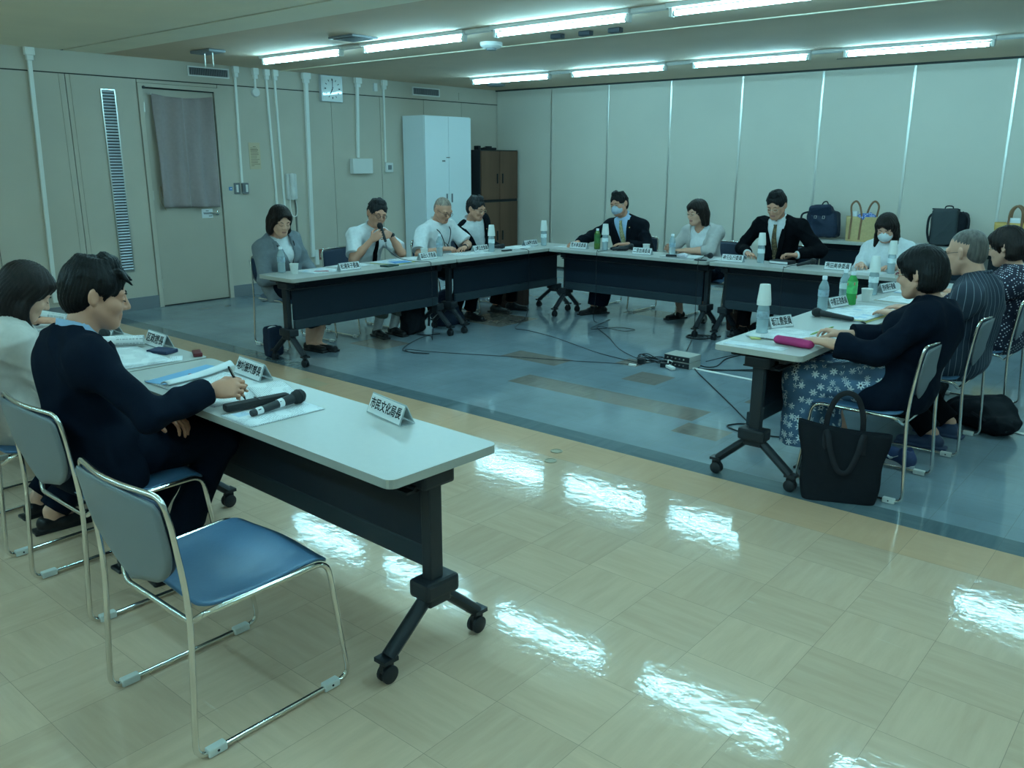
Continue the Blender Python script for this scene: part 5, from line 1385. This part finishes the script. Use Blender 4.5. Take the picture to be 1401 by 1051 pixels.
mic((-2.84, 7.10, .715), (-2.74, 7.20, .745), 'microphone left of the name plate before the long haired woman', [(-2.84, 7.10, .715), (-2.87, 7.03, .712), (-2.87, 6.93, .706), (-2.868, 6.885, .69), (-2.868, 6.88, .4), (-2.87, 6.90, .02), (-2.95, 6.7, .005), (-3.05, 6.5, .005), (-3.12, 6.1, .005)])
mic((-1.575, 4.81, .719), (-1.795, 4.845, .728), 'corded microphone lying on the right table above the writing hands')
mt_ = mic((-2.535, 1.575, .7175), (-2.55, 1.785, .733), 'large dark microphone lying on papers in front of the foreground man')
Q = (Vector((-2.55, 1.785, .733)) - Vector((-2.535, 1.575, .7175))).to_track_quat('Z', 'Y').to_matrix()
for z0, z1, rr in ((.018, .045, .0134), (.115, .137, .0160)):
    b = MB(); b.lathe([(rr, z0), (rr + .0006, z1)], 18, (0, 0, 0), Q); b.f = [q for q in b.f if len(q) == 4]; b.s = b.s[:len(b.f)]; b.build('label_tape', m_paper, mt_)
    b = MB(); b.box(Q @ Vector((.0, 0, (z0 + z1) / 2)) + Vector((.0125, -.002, .0085)), (.0008, .006, .002), rotz(.2)); b.build('label_print', m_ink, mt_)
mic((-4.24, 1.70, .717), (-4.27, 1.86, .73), 'microphone standing out behind the chin of the foreground man')
# hand held pens
pen((-2.725, 1.675, .708), (-2.725, 1.615, .850), 'dark pen held upright in the writing fist of the foreground man', m_black)
pen((-1.60, 4.25, .712), (-1.478, 4.235, .772), 'green pen held by the woman in the flowered skirt', m_pgreen)
pen((-5.80, 5.97, .703), (-5.90, 5.93, .80), 'pen held by the writing man with the lanyard', m_black)
pen((-5.64, 4.17, .706), (-5.56, 4.26, .706), 'red and black pen lying before the woman in grey', m_pred)
# near table papers
papers(-3.03, 1.72, d8(-2), .56, .30, 'open ring binder sheets under the forearm of the foreground man', 2, m_print, name='ring_binder_sheets')
t = thing('ring_binder', 'open white ring binder with curled pages on the near table', 'binder', (-3.20, 1.76, TZ + .004), d8(14))
def curl(u, v):
    a = v * 2.2; return Vector(((u - .5) * .045 + (.018 * math.sin(a * 1.5)) - .0, (v - .5) * .36, .010 + .020 * math.sin(u * PI) * (.5 + .5 * v)))
b = MB(); b.grid(curl, 10, 16); b.build('curled_pages', m_paper, t, solid=.004)
b = MB(); b.box((-.075, 0, .001), (.055, .165, .001)); b.build('cover', mat('folder_pale_blue', (.20, .40, .62), .5), t)
for yy in (-.03, .06):
    b = MB(); b.tube([(.02 + .012 * math.cos(a), yy, .004 + .016 * math.sin(a)) for a in [PI * k / 8 for k in range(9)]], .0013, 6); b.build('ring', m_steel, t)
papers(-2.79, 1.83, d8(-20), .24, .15, 'printed sheet beyond the writing hand on the near table', 1, m_print, z=TZ + .005)
papers(-2.535, 1.665, d8(-2), .20, .30, 'printed sheet under the large microphone', 2, m_printb)
t = thing('spectacles_case', 'black oblong case lying beside the large microphone', 'case', (-2.635, 1.665, TZ + .006), d8(82))
b = MB(); b.box((0, 0, .015), (.125, .022, .0145), None, .012); b.build('case_body', mat('case_black', (.014, .015, .017), .6), t)
b = MB(); b.box((0, 0, .0305), (.003, .0215, .001)); b.build('seam', m_black, t)
pen((-2.70, 1.67, .712), (-2.60, 1.78, .716), 'grey pen behind the black oblong case', m_alu)
t = thing('card_case', 'dark blue card case by the four character name plate', 'case', (-3.76, 1.895, TZ), d8(20)); b = MB(); b.box((0, 0, .009), (.058, .04, .0085), None, .004); b.build('cover', mat('case_blue', (.015, .03, .08), .45), t)
b = MB(); b.box((-.056, -.01, .010), (.006, .022, .006)); b.build('inner_cards', m_paper, t)
t = thing('card_case', 'dark red card case at the joint of the two near tables', 'case', (-3.59, 1.975, TZ), d8(-25)); b = MB(); b.box((0, 0, .009), (.045, .02, .0085), None, .004); b.build('cover', mat('case_red', (.12, .015, .02), .4), t)
papers(-3.60, 1.875, d8(-30), .10, .055, 'small white slip of paper beside the card cases', 1, m_printb, 'slip of paper', name='paper_slip')
b = papers(-3.235, 1.745, d8(10), .03, .012, 'tiny red sticker on the binder pages', 1, mat('sticker_red', (.55, .08, .08), .6), 'sticker', z=TZ + .010, name='page_sticker')
papers(-3.78, 1.72, d8(-6), .42, .26, 'loose pages fanned on the left near table', 4, m_print, fan=.12)
t = thing('rolled_pages', 'rolled back printed pages on the left near table', 'pages', (-4.02, 1.83, TZ + .008), d8(52)); b = MB(); b.tube([(-.10, 0, .024), (.10, 0, .024)], .024, 14); b.build('roll', m_print, t)
papers(-4.36, 1.66, d8(-8), .34, .24, 'open file sheets beside the woman in cream', 3, m_print, fan=.05, edge=m_black)
papers(-4.95, 1.80, d8(-5), .42, .24, 'open pages under the hand with the black watch', 3, m_print, fan=.04)
t = thing('rolled_pages', 'curled white pages behind the hand with the black watch', 'pages', (-4.97, 1.90, TZ + .008), d8(10)); b = MB(); b.tube([(-.13, 0, .022), (.13, 0, .022)], .022, 14); b.build('roll', m_print, t)
# door wall tables
papers(-5.66, 4.24, d8(2), .26, .30, 'white papers between the cup and name plate of the woman in grey', 2, m_printb)
papers(-5.74, 4.62, d8(6), .24, .34, 'papers behind the name plate of the woman in grey', 2, m_print)
papers(-5.66, 5.06, d8(10), .28, .34, 'blue and yellow brochure under the elbows of the speaking man', 3, m_printb, edge=m_yel, fan=.15)
papers(-5.58, 5.05, d8(-15), .14, .17, 'bright blue leaflet in front of the speaking man', 1, m_bluep, z=TZ + .0085, name='leaflet')
t = thing('notebook', 'small dark green notebook at the table edge before the speaking man', 'notebook', (-5.47, 4.83, TZ), d8(5)); b = MB(); b.box((0, 0, .006), (.045, .07, .006), None, .002); b.build('cover', mat('nb_green', (.02, .06, .05), .5), t)
papers(-5.76, 5.34, d8(-6), .20, .24, 'papers left of the upright cup on the door wall side', 2, m_print)
papers(-5.66, 6.02, d8(-8), .24, .42, 'papers under the hands of the man with the lanyard', 2, m_print)
papers(-5.66, 6.72, d8(5), .24, .36, 'stack of papers between the microphone and the corner', 4, m_print, fan=.12)
t = thing('spectacles_case', 'dark flat case by the cup topped bottle at the corner side', 'case', (-5.53, 6.43, TZ), d8(85)); b = MB(); b.box((0, 0, .007), (.06, .018, .007), None, .004); b.build('case_body', m_black, t)
papers(-5.30, 7.18, d8(4), .30, .20, 'papers under the hand of the masked man', 1, m_print)
# partition side tables
t = thing('small_bag', 'limp black pouch in front of the masked man', 'pouch', (-4.72, 7.22, TZ), .2)
V = Vol(.005); V.ell((0, 0, .018), (.10, .05, .018)); V.ell((.04, .02, .028), (.05, .035, .016)); v, f = V.mesh(); v[:, 2] = np.maximum(v[:, 2], .001); v = folds(v, f, .003, 2.5, 2); np_mesh('pouch_body', v, f, m_strap, t)
papers(-3.95, 7.12, d8(4), .34, .26, 'stack of files in front of the woman in the cardigan', 4, m_print, fan=.1, edge=m_gray)
t = thing('tissue_pack', 'crumpled pale pack on the files before the woman in the cardigan', 'pack', (-3.90, 7.03, TZ + .010), .4); V = Vol(.004); V.ell((0, 0, .018), (.055, .035, .018)); v, f = V.mesh(); v = folds(v, f, .004, 3, 4); v[:, 2] = np.maximum(v[:, 2], .001); np_mesh('wrapping', v, f, mat('pack_pale', (.60, .56, .62), .4), t)
t = thing('spectacles_case', 'black case beside the crumpled pale pack', 'case', (-4.00, 7.00, TZ + .010), d8(20)); b = MB(); b.box((0, 0, .010), (.05, .018, .010), None, .006); b.build('case_body', m_black, t)
t = thing('mobile_phone', 'dark phone lying at the joint of the partition side tables', 'phone', (-3.68, 6.965, TZ), d8(12)); b = MB(); b.box((0, 0, .005), (.055, .02, .005), None, .003); b.build('phone_body', m_black, t)
papers(-3.52, 7.18, d8(-3), .30, .2, 'papers behind the name plate of the man in the black suit', 1, m_print)
t = thing('notebook', 'thick black notebook under the hand of the man in the black suit', 'notebook', (-3.03, 7.24, TZ), d8(-8))
b = MB(); b.box((0, 0, .014), (.088, .06, .011)); b.build('page_block', m_paper, t)
b = MB(); b.box((0, 0, .0265), (.092, .064, .0022), None, .001); b.box((0, 0, .0022), (.092, .064, .002), None, .001); b.box((.092, 0, .014), (.002, .064, .0135)); b.build('cover', m_black, t)
papers(-2.24, 7.16, d8(2), .24, .20, 'papers under the hands of the long haired woman', 1, m_print)
t = thing('pencil_case', 'small dark red case at the end of the partition tables', 'case', (-1.99, 7.10, TZ), .2); b = MB(); b.box((0, 0, .012), (.04, .02, .012), None, .008); b.build('case_body', mat('case_red2', (.25, .03, .07), .5), t)
# right tables
papers(-1.72, 3.87, R90 + .05, .085, .30, 'strip of printed slips at the near end of the right table', 1, m_printb, 'slips', name='paper_strip')
papers(-1.67, 4.28, R90 - .05, .24, .32, 'printed sheet under the hands of the woman in the flowered skirt', 2, m_print, edge=m_yel)
papers(-1.71, 4.14, R90 + .06, .18, .30, 'white sheet between the pencil case and the writing hands', 2, m_print, z=TZ + .005)
papers(-1.80, 4.04, .6, .05, .07, 'small yellow sticky note by the nearest bottle on the right table', 2, m_yel, 'sticky note', name='sticky_note')
t = thing('pencil_case', 'magenta pencil case at the near end of the right table', 'pencil case', (-1.575, 3.985, TZ), R90 * .0 + math.radians(-8))
V = Vol(.004); V.rc((-.085, 0, .021), (.085, 0, .021), .021, .021, .01, flat=((0, 1, 0), 1.35)); v, f = V.mesh(); v = folds(v, f, .0012, 2, 4); np_mesh('case_body', v, f, mat('magenta_fabric', (.42, .02, .13), .6, bump=.1, bscale=300), t)
b = MB(); b.tube([(-.085, -.012, .040), (.0, -.010, .0435), (.085, -.012, .040)], .0022, 6, sub=4); b.build('zip', mat('zip_pink', (.5, .05, .2), .4), t)
papers(-1.66, 5.00, R90 - .08, .32, .30, 'thick stack of papers with yellow tabs behind the microphone on the right table', 6, m_printb, edge=m_yel, fan=.10)
papers(-1.63, 5.28, R90 - .1, .30, .28, 'open printed sheets above the thick stack on the right table', 2, m_printb, fan=.05)
papers(-1.60, 5.80, R90 - .1, .26, .26, 'papers before the man in the pinstriped shirt', 3, m_print, edge=m_brownp, fan=.1)
papers(-1.62, 6.25, R90, .26, .26, 'papers before the woman in the dotted jacket', 2, m_printb, fan=.08)
pen((-1.60, 4.90, .706), (-1.50, 4.80, .706), 'black pen lying by the tail of the corded microphone on the right table', m_black)
# ================================================================ bags
m_bag = mat('bag_black', (.010, .012, .016), .75, noise=.1, nscale=40, bump=.3, bscale=500, spec=.15); m_bagn = mat('bag_navy', (.012, .022, .045), .6, noise=.1, nscale=30, bump=.2, bscale=400)
m_tan = mat('bag_tan', (.46, .33, .15), .7, noise=.1, nscale=40, bump=.2, bscale=500); m_leath = mat('leather_brown', (.20, .095, .045), .5, bump=.15, bscale=120); m_bagg = mat('bag_gray', (.035, .045, .050), .7, bump=.25, bscale=400)
m_dleath = mat('leather_dark', (.055, .025, .018), .4, bump=.2, bscale=90)
def sack(name, T, prims, m_, amp=.004, seed=1, h=.007, sc=1.2, cuts=()):
    V = Vol(h)
    for q in prims:
        if q[0] == 'b': V.box(q[1], q[2], np.array(Euler(q[3]).to_matrix()) if len(q) > 3 and q[3] else None, q[4] if len(q) > 4 else .03, .03)
        elif q[0] == 'e': V.ell(q[1], q[2], np.array(Euler(q[3]).to_matrix()) if len(q) > 3 else None, .03)
        elif q[0] == 'c': V.rc(q[1], q[2], q[3], q[4], .03)
        elif q[0] == 'x': V.box(q[1], q[2], np.array(Euler(q[3]).to_matrix()) if len(q) > 3 else None, .01, .01, 's')
    v, f = V.mesh(); v = folds(v, f, amp, sc, seed); v[:, 2] = np.maximum(v[:, 2], .002)
    return np_mesh(name, v, f, m_, T)
# foreground tote
t = thing('tote_bag', 'large black tote bag standing on the floor by the woman in the flowered skirt', 'bag', (-1.27, 3.93, 0), math.radians(24))
w0, w1, hh = .165, .205, .36
def tote(u, v):
    a = 2 * PI * u; wx = w0 + (w1 - w0) * v; dy = .065 * (1 - v) + .018 * v
    cx, sy = math.cos(a), math.sin(a); sq = .5
    x = wx * math.copysign(abs(cx) ** sq, cx); y = dy * math.copysign(abs(sy) ** (sq * 1.2), sy)
    z = .003 + hh * v - .045 * v * (x / w1) ** 1 * .5 - .012 * v * (1 - (x / w1) ** 2)
    return Vector((x + .006 * math.sin(v * 9 + a), y + .006 * math.sin(6 * v + 3 * a), z))
b = MB(); b.grid(tote, 48, 20); 
b.v += [(0, 0, .006)]; o_ = len(b.v) - 1
for i in range(48): b.f.append((i * 21, (i + 1) * 21, o_)); b.s.append(True)
b.build('bag_body', m_bag, t, solid=.005)
for sg in (-1, 1):
    hx = .085
    top = [(-hx, sg * .03, .12), (-hx, sg * .036, .25), (-hx + .002, sg * .024, .34), (-hx + .01, sg * .02, .42), (-.045, sg * .012 + .0, .50), (0, sg * .01, .525), (.045, sg * .012, .50), (hx - .01, sg * .02, .42), (hx - .002, sg * .024, .335), (hx, sg * .036, .25), (hx, sg * .03, .12)]
    if sg < 0: top = [(-hx, -.036, .25), (-hx, -.03, .335), (-hx + .01, -.045, .33), (-.06, -.062, .26), (-.03, -.068, .18), (0, -.07, .155), (.03, -.068, .17), (.06, -.062, .25), (hx - .01, -.045, .32), (hx, -.03, .325), (hx, -.036, .24)]
    b = MB(); b.tube(top, .013, 8, sub=5, flat=((0, 1, 0), .28)); b.build('strap', m_strap, t)
# floor bags
t = thing('handbag', 'small navy handbag on the floor behind the leg of the door side table', 'bag', (-5.93, 3.94, 0), -R90)
sack('bag_body', t, [('b', (0, 0, .13), (.075, .05, .13), None, .03), ('x', (0, 0, .26), (.06, .03, .03))], m_bagn, .003, 3); b = MB(); b.tube([(-.07, -.045, .22), (-.09, -.06, .15), (-.085, -.06, .08), (-.06, -.055, .14), (-.05, -.05, .23)], .006, 6, sub=5); b.build('strap', m_strap, t)
b = MB(); b.sph((0, 0, .24), (.04, .025, .015)); b.build('towel', m_shirt, t)
t = thing('backpack', 'black backpack on the floor left of the joint of the door side tables', 'bag', (-5.78, 5.36, 0), -R90 + .1)
sack('bag_body', t, [('b', (0, 0, .19), (.13, .075, .19), (.06, .05, 0), .05), ('e', (.0, .07, .13), (.10, .04, .11))], m_bag, .008, 4); b = MB(); b.tube([(.05, .1, .01), (.02, .18, .006), (-.04, .22, .006), (-.10, .25, .006)], .009, 6, sub=5, flat=((0, 0, 1), .4)); b.build('strap', m_strap, t)
b = MB(); b.tube([(-.12, .06, .30), (-.14, .09, .2), (-.12, .10, .06)], .011, 6, sub=5); b.build('shoulder_strap', m_strap, t)
t = thing('backpack', 'black backpack slumped on the floor right of the joint of the door side tables', 'bag', (-5.86, 5.86, 0), -R90)
sack('bag_body', t, [('b', (0, 0, .15), (.14, .08, .17), (.35, .15, 0), .05), ('e', (-.1, .05, .06), (.11, .07, .06))], m_bagn, .009, 8); b = MB(); b.tube([(-.12, .02, .2), (-.2, .05, .1), (-.22, .08, .03), (-.26, .1, .012)], .010, 6, sub=5); b.build('strap', m_strap, t)
t = thing('briefcase', 'dark boxy case on the floor under the last door side table', 'bag', (-6.02, 7.12, 0), -R90)
sack('bag_body', t, [('b', (0, 0, .17), (.17, .085, .17), None, .02)], m_dleath, .002, 5); b = MB(); b.tube([(-.05, 0, .335), (-.045, 0, .37), (.045, 0, .37), (.05, 0, .335)], .008, 8, sub=4); b.build('handle', m_strap, t)
t = thing('shoulder_bag', 'dark brown leather bag on the floor at the joint of the partition side tables', 'bag', (-3.50, 7.44, 0), PI - .1)
sack('bag_body', t, [('b', (0, 0, .12), (.12, .06, .12), (0, .1, 0), .05), ('e', (0, .04, .15), (.09, .04, .08))], m_dleath, .006, 6); b = MB(); b.tube([(-.08, .02, .22), (-.05, .04, .31), (0, .045, .33), (.05, .04, .30), (.08, .02, .22)], .009, 8, sub=5); b.build('handle', m_dleath, t)
b = MB(); b.tube([(0, .07, .30), (.01, .082, .24), (0, .085, .2)], .004, 6, sub=3); b.sph((0, .085, .19), .009); b.build('charm', m_alu, t)
t = thing('handbag', 'black soft bag on the floor beside the brown leather bag', 'bag', (-3.22, 7.42, 0), PI)
sack('bag_body', t, [('e', (0, 0, .07), (.14, .08, .075)), ('e', (-.05, 0, .1), (.07, .06, .06))], m_bag, .007, 12); b = MB(); b.tube([(-.1, .03, .1), (-.14, .09, .03), (-.04, .14, .015), (.08, .12, .015), (.12, .05, .06)], .007, 6, sub=5); b.build('strap', m_strap, t)
t = thing('backpack', 'black crumpled bag on the floor between the pinstriped man and the dotted jacket woman', 'bag', (-.98, 5.62, 0), .3)
sack('bag_body', t, [('e', (0, 0, .10), (.16, .16, .11)), ('e', (.05, -.08, .07), (.12, .13, .075)), ('e', (-.12, .06, .09), (.11, .12, .10))], m_bag, .010, 9); b = MB(); b.tube([(-.1, -.1, .12), (-.02, -.17, .09), (.08, -.2, .05)], .011, 6, sub=5); b.build('strap', m_strap, t)
t = thing('backpack', 'black bag on the floor behind the chair of the pinstriped man', 'bag', (-1.36, 5.56, 0), 0)
sack('bag_body', t, [('b', (0, 0, .14), (.12, .13, .14), (0, .15, 0), .06)], m_bag, .009, 10); b = MB(); b.tube([(-.1, -.08, .2), (-.13, -.12, .1), (-.1, -.14, .02)], .010, 6, sub=5); b.build('strap', m_strap, t)
t = thing('sport_shoe', 'navy sports shoe with a pale sole and white swoosh under the nearest right chair', 'shoe', (-1.215, 4.62, 0), math.radians(60))
V = Vol(.0045); V.rc((0, -.09, .045), (0, .02, .05), .04, .04, .02); V.rc((0, .02, .04), (0, .13, .035), .042, .034, .02, flat=((0, 0, 1), .75)); V.rc((0, -.09, .06), (0, -.07, .10), .036, .034, .02); V.ell((0, -.06, .115), (.026, .05, .03), None, .01, 's')
v, f = V.mesh(); v[:, 2] = np.maximum(v[:, 2], .018); np_mesh('upper', v, f, mat('shoe_navy', (.03, .055, .15), .6, bump=.2, bscale=500), t)
b = MB(); b.prism([(.045 * math.cos(a) * (1 if math.sin(a) > -.2 else .9), .02 + .155 * math.sin(a)) for a in [2 * PI * k / 24 for k in range(24)]], .002, .028); b.build('sole', mat('sole_pale', (.50, .52, .55), .6), t)
for sg in (-1, 1):
    b = MB(); b.tube([(sg * .042, -.06, .068), (sg * .045, -.02, .045), (sg * .045, .0, .045), (sg * .042, .06, .072)], [.002, .007, .006, .001], 6, sub=4); b.build('swoosh', m_shirt, t)
# bags on the tables by the partition
t = thing('backpack', 'dark navy rucksack with silver buckles leaning on the partition', 'bag', (-3.69, 9.90, .701), PI)
sack('bag_body', t, [('b', (0, 0, .16), (.18, .085, .15), (.1, .12, 0), .05), ('b', (.03, 0, .27), (.13, .08, .11), (.08, .12, 0), .05)], m_bagn, .006, 11)
sack('flap', t, [('b', (.02, .07, .32), (.125, .035, .07), (-.35, .12, 0), .03)], m_bagn, .003, 12, .006)
for xx in (-.035, .06):
    b = MB(); b.tube([(xx - .012, .108, .265), (xx + .012, .108, .265), (xx + .012, .112, .235), (xx - .012, .112, .235)], .003, 6, closed=True); b.build('buckle', m_alu, t)
b = MB(); b.tube([(.17, .03, .14), (.24, .05, .18), (.235, .06, .27), (.17, .04, .30), (.10, .03, .31)], .011, 8, sub=5); b.build('shoulder_strap', m_strap, t)
b = MB(); b.tube([(.04, 0, .36), (.02, 0, .41), (-.02, 0, .42), (-.05, 0, .36)], .008, 8, sub=5); b.build('grab_handle', m_strap, t)
def open_tote(t, m_, w, hgt, dpt, mh, hx=.08, hh=.16, lean=0):
    b = MB()
    def fn(u, v):
        a = 2 * PI * u; wx = w * (1 - .10 * (1 - v)); dy = dpt * (1 - .35 * v); cx, sy = math.cos(a), math.sin(a)
        return Vector((wx * math.copysign(abs(cx) ** .45, cx), dy * math.copysign(abs(sy) ** .6, sy), .003 + hgt * v))
    b.grid(fn, 40, 12); b.v.append((0, 0, .006)); o_ = len(b.v) - 1
    for i in range(40): b.f.append((i * 13, (i + 1) * 13, o_)); b.s.append(True)
    b.build('bag_body', m_, t, solid=.006)
    for sg in (-1, 1):
        y = sg * dpt; ox = lean * sg * .75
        b = MB(); b.tube([(px_ * hx + (lean * sg if zz_ > hgt else ox), y * yy_, zz_) for px_, yy_, zz_ in ((-1, 1.03, .02), (-1, .88, hgt * .6), (-1, .72, hgt), (-.85, .7, hgt + hh * .7), (0, .7, hgt + hh), (.85, .7, hgt + hh * .7), (1, .72, hgt), (1, .88, hgt * .6), (1, 1.03, .02))], .011, 8, sub=5, flat=((0, 1, 0), .45)); b.build('handle', mh, t)
t = thing('tote_bag', 'tan canvas tote with leather handles and blue cloth inside, on the far table', 'bag', (-3.23, 9.87, .701), PI)
open_tote(t, m_tan, .19, .27, .075, m_leath, .055, .17, .085)
V = Vol(.006); V.ell((-.06, 0, .28), (.07, .05, .035)); V.ell((.0, .01, .27), (.08, .05, .035)); v, f = V.mesh(); v = folds(v, f, .006, 2, 3); np_mesh('blue_cloth', v, f, pattern_mat('cloth_blue_white', (.05, .12, .40), (.70, .72, .78), 'paisley'), t)
b = MB(); b.box((.10, .0, .285), (.03, .03, .045), None, .01); b.build('white_packet', m_paper, t)
t = thing('backpack', 'dark grey square rucksack on the far table by the partition', 'bag', (-2.36, 9.92, .701), PI)
sack('bag_body', t, [('b', (0, 0, .18), (.18, .07, .18), (.04, 0, 0), .05)], m_bag, .003, 14); sack('front_panel', t, [('b', (.03, .05, .20), (.13, .05, .19), (-.02, .04, 0), .03)], m_bagg, .003, 15)
b = MB(); b.tube([(.05, .05, .38), (.04, .04, .415), (-.02, .04, .415), (-.03, .05, .38)], .007, 8, sub=5); b.build('grab_handle', m_strap, t)
for sg in (-1, 1):
    b = MB(); b.tube([(sg * .12, .04, .36), (sg * .19, .05, .30), (sg * .195, .06, .15), (sg * .17, .05, .04)], .012, 8, sub=5); b.build('shoulder_strap', m_strap, t)
b = MB(); b.tube([(-.10, .06, .385), (.17, .06, .385)], .008, 6); b.build('roll_top', m_strap, t)
t = thing('tote_bag', 'golden tan leather tote at the right edge of the far table', 'bag', (-1.74, 9.90, .701), PI)
open_tote(t, mat('leather_golden', (.50, .30, .08), .5, noise=.1, nscale=20), .19, .27, .08, m_leath, .06, .17, 0)
b = MB(); b.box((0.02, 0, .29), (.06, .03, .03), None, .01); b.build('white_packet', m_paper, t)
t = thing('tote_bag', 'pale cloth bag beside the golden tan tote', 'bag', (-1.42, 9.86, .701), PI); open_tote(t, m_card, .13, .16, .06, m_leath, .05, .08, 0)
# ================================================================ amplifier and cables on the floor
m_ampt = mat('amp_top', (.50, .48, .43), .45, .2)
for k, z in enumerate((.0, .0505)):
    t = thing('wireless_receiver', ('lower', 'upper')[k] + ' of two stacked grey topped receivers on the floor', 'receiver', (-3.20, 5.855, z + .001), math.radians(-2), 'stacked receivers')
    b = MB(); b.bb(-.115, .115, -.085, .085, .0, .047, .003); b.build('housing', m_ampt, t)
    b = MB(); b.bb(-.1165, -.1155, -.082, .082, .003, .044); b.bb(-.112, .112, -.0875, -.0855, .003, .044); b.build('front_panel', m_cab, t)
    for q in range(5):
        b = MB(); b.lathe([(0, 0), (.006, 0), (.005, .008), (0, .008)], 10, (-.08 + q * .036, -.088, .024), Matrix.Rotation(PI / 2, 3, 'X')); b.build('jack', m_gray if q % 2 else m_alu, t)
random.seed(9)
def floor_cable(pts, lab, r=.0042, m_=m_black):
    t = thing('floor_cable', lab, 'cable'); b = MB(); b.tube([Vector((x, y, z if z else r + .0008)) for x, y, z in [tuple(p) + (0,) * (3 - len(p)) for p in pts]], r, 6, sub=6); b.build('cable_run', m_, t); return t
pts = []
for k in range(34):
    a = k * .95; rr = .07 + .05 * random.random(); pts.append((-3.44 + rr * math.cos(a) * 1.3, 5.80 + rr * math.sin(a) * .8, .008 + .045 * random.random()))
floor_cable(pts, 'tangle of black cables heaped left of the receivers', .0038)
t = thing('power_adapter', 'round black adapter in the cable tangle by the receivers', 'adapter', (-3.49, 5.71, .001)); b = MB(); b.lathe([(0, 0), (.03, 0), (.032, .01), (.032, .04), (.02, .05), (0, .05)], 18); b.build('adapter_body', m_black, t)
t = thing('power_adapter', 'oblong black adapter in front of the receivers', 'adapter', (-3.28, 5.72, .001), .5); b = MB(); b.box((0, 0, .02), (.035, .022, .018), None, .006); b.build('adapter_body', m_black, t)
t = thing('power_strip', 'white power strip end in front of the receivers', 'power strip', (-3.22, 5.70, .001), -.6); b = MB(); b.box((0, 0, .015), (.06, .02, .012), None, .006); b.build('strip_body', m_white, t)
b = MB(); b.tube([(-.04, 0, .03), (-.05, .01, .06), (-.02, .03, .05)], .005, 6, sub=3); b.build('plug', m_white, t)
floor_cable([(-3.13, 5.96), (-3.02, 5.93), (-2.98, 6.02), (-3.04, 6.30), (-3.0, 6.55)], 'black cable running from the receivers towards the partition')
floor_cable([(-3.06, 5.86), (-2.96, 5.84), (-2.80, 6.0), (-2.50, 6.30), (-2.1, 6.75)], 'black cable running from the receivers to the far right corner')
floor_cable([(-3.05, 5.83), (-2.88, 5.93), (-2.6, 6.10), (-2.3, 6.30), (-1.9, 6.55)], 'thin black cable running right from the receivers under the table')
floor_cable([(-3.07, 5.82), (-2.95, 5.68), (-2.71, 5.42), (-2.39, 5.07), (-2.13, 4.78), (-2.02, 4.66), (-2.08, 4.58), (-2.2, 4.63), (-2.14, 4.74), (-2.0, 4.70, .012), (-2.05, 4.60, .012), (-1.9, 4.62), (-1.6, 4.75), (-1.3, 4.8)], 'black cable running across the floor to the leg of the right table')
floor_cable([(-3.52, 7.02), (-3.60, 7.06), (-3.73, 6.98), (-3.72, 6.86), (-3.60, 6.84), (-3.55, 6.94), (-3.62, 7.02, .012), (-3.74, 6.93, .012), (-3.66, 6.83, .012), (-3.53, 6.90, .012), (-3.50, 7.1)], 'coil of black cable by the casters of the partition side tables', .006)
t = thing('cable_cover', 'white raised cable cover running right across the blue floor', 'cable cover', (0, 0, 0)); b = MB(); b.tube([(-3.12, 5.83, .004), (-2.59, 5.79, .004), (-1.2, 5.68, .004), (-.3, 5.60, .004), (1.0, 5.49, .004)], .017, 8, flat=((0, 0, 1), .35)); b.build('cover_strip', m_white, t)
t = thing('cable_tape', 'small white tag on the cables left of the receivers', 'tag', (-3.50, 5.60, .001), .2); b = MB(); b.box((0, 0, .007), (.03, .014, .007), None, .003); b.build('tag_body', m_white, t)
for k, (x, y) in enumerate(((-2.715, 3.585), (-2.645, 3.44))):
    t = thing('floor_outlet', ('round brass floor cap nearer the blue floor', 'round brass floor cap nearer the viewer')[k], 'floor cap', (x, y, .0005), 0, 'brass floor caps')
    b = MB(); b.lathe([(.034, 0), (.034, .003), (.028, .0035), (.028, .002), (0, .002)], 24); b.build('cap', mat('brass_dull', (.36, .30, .20), .35, .8), t)
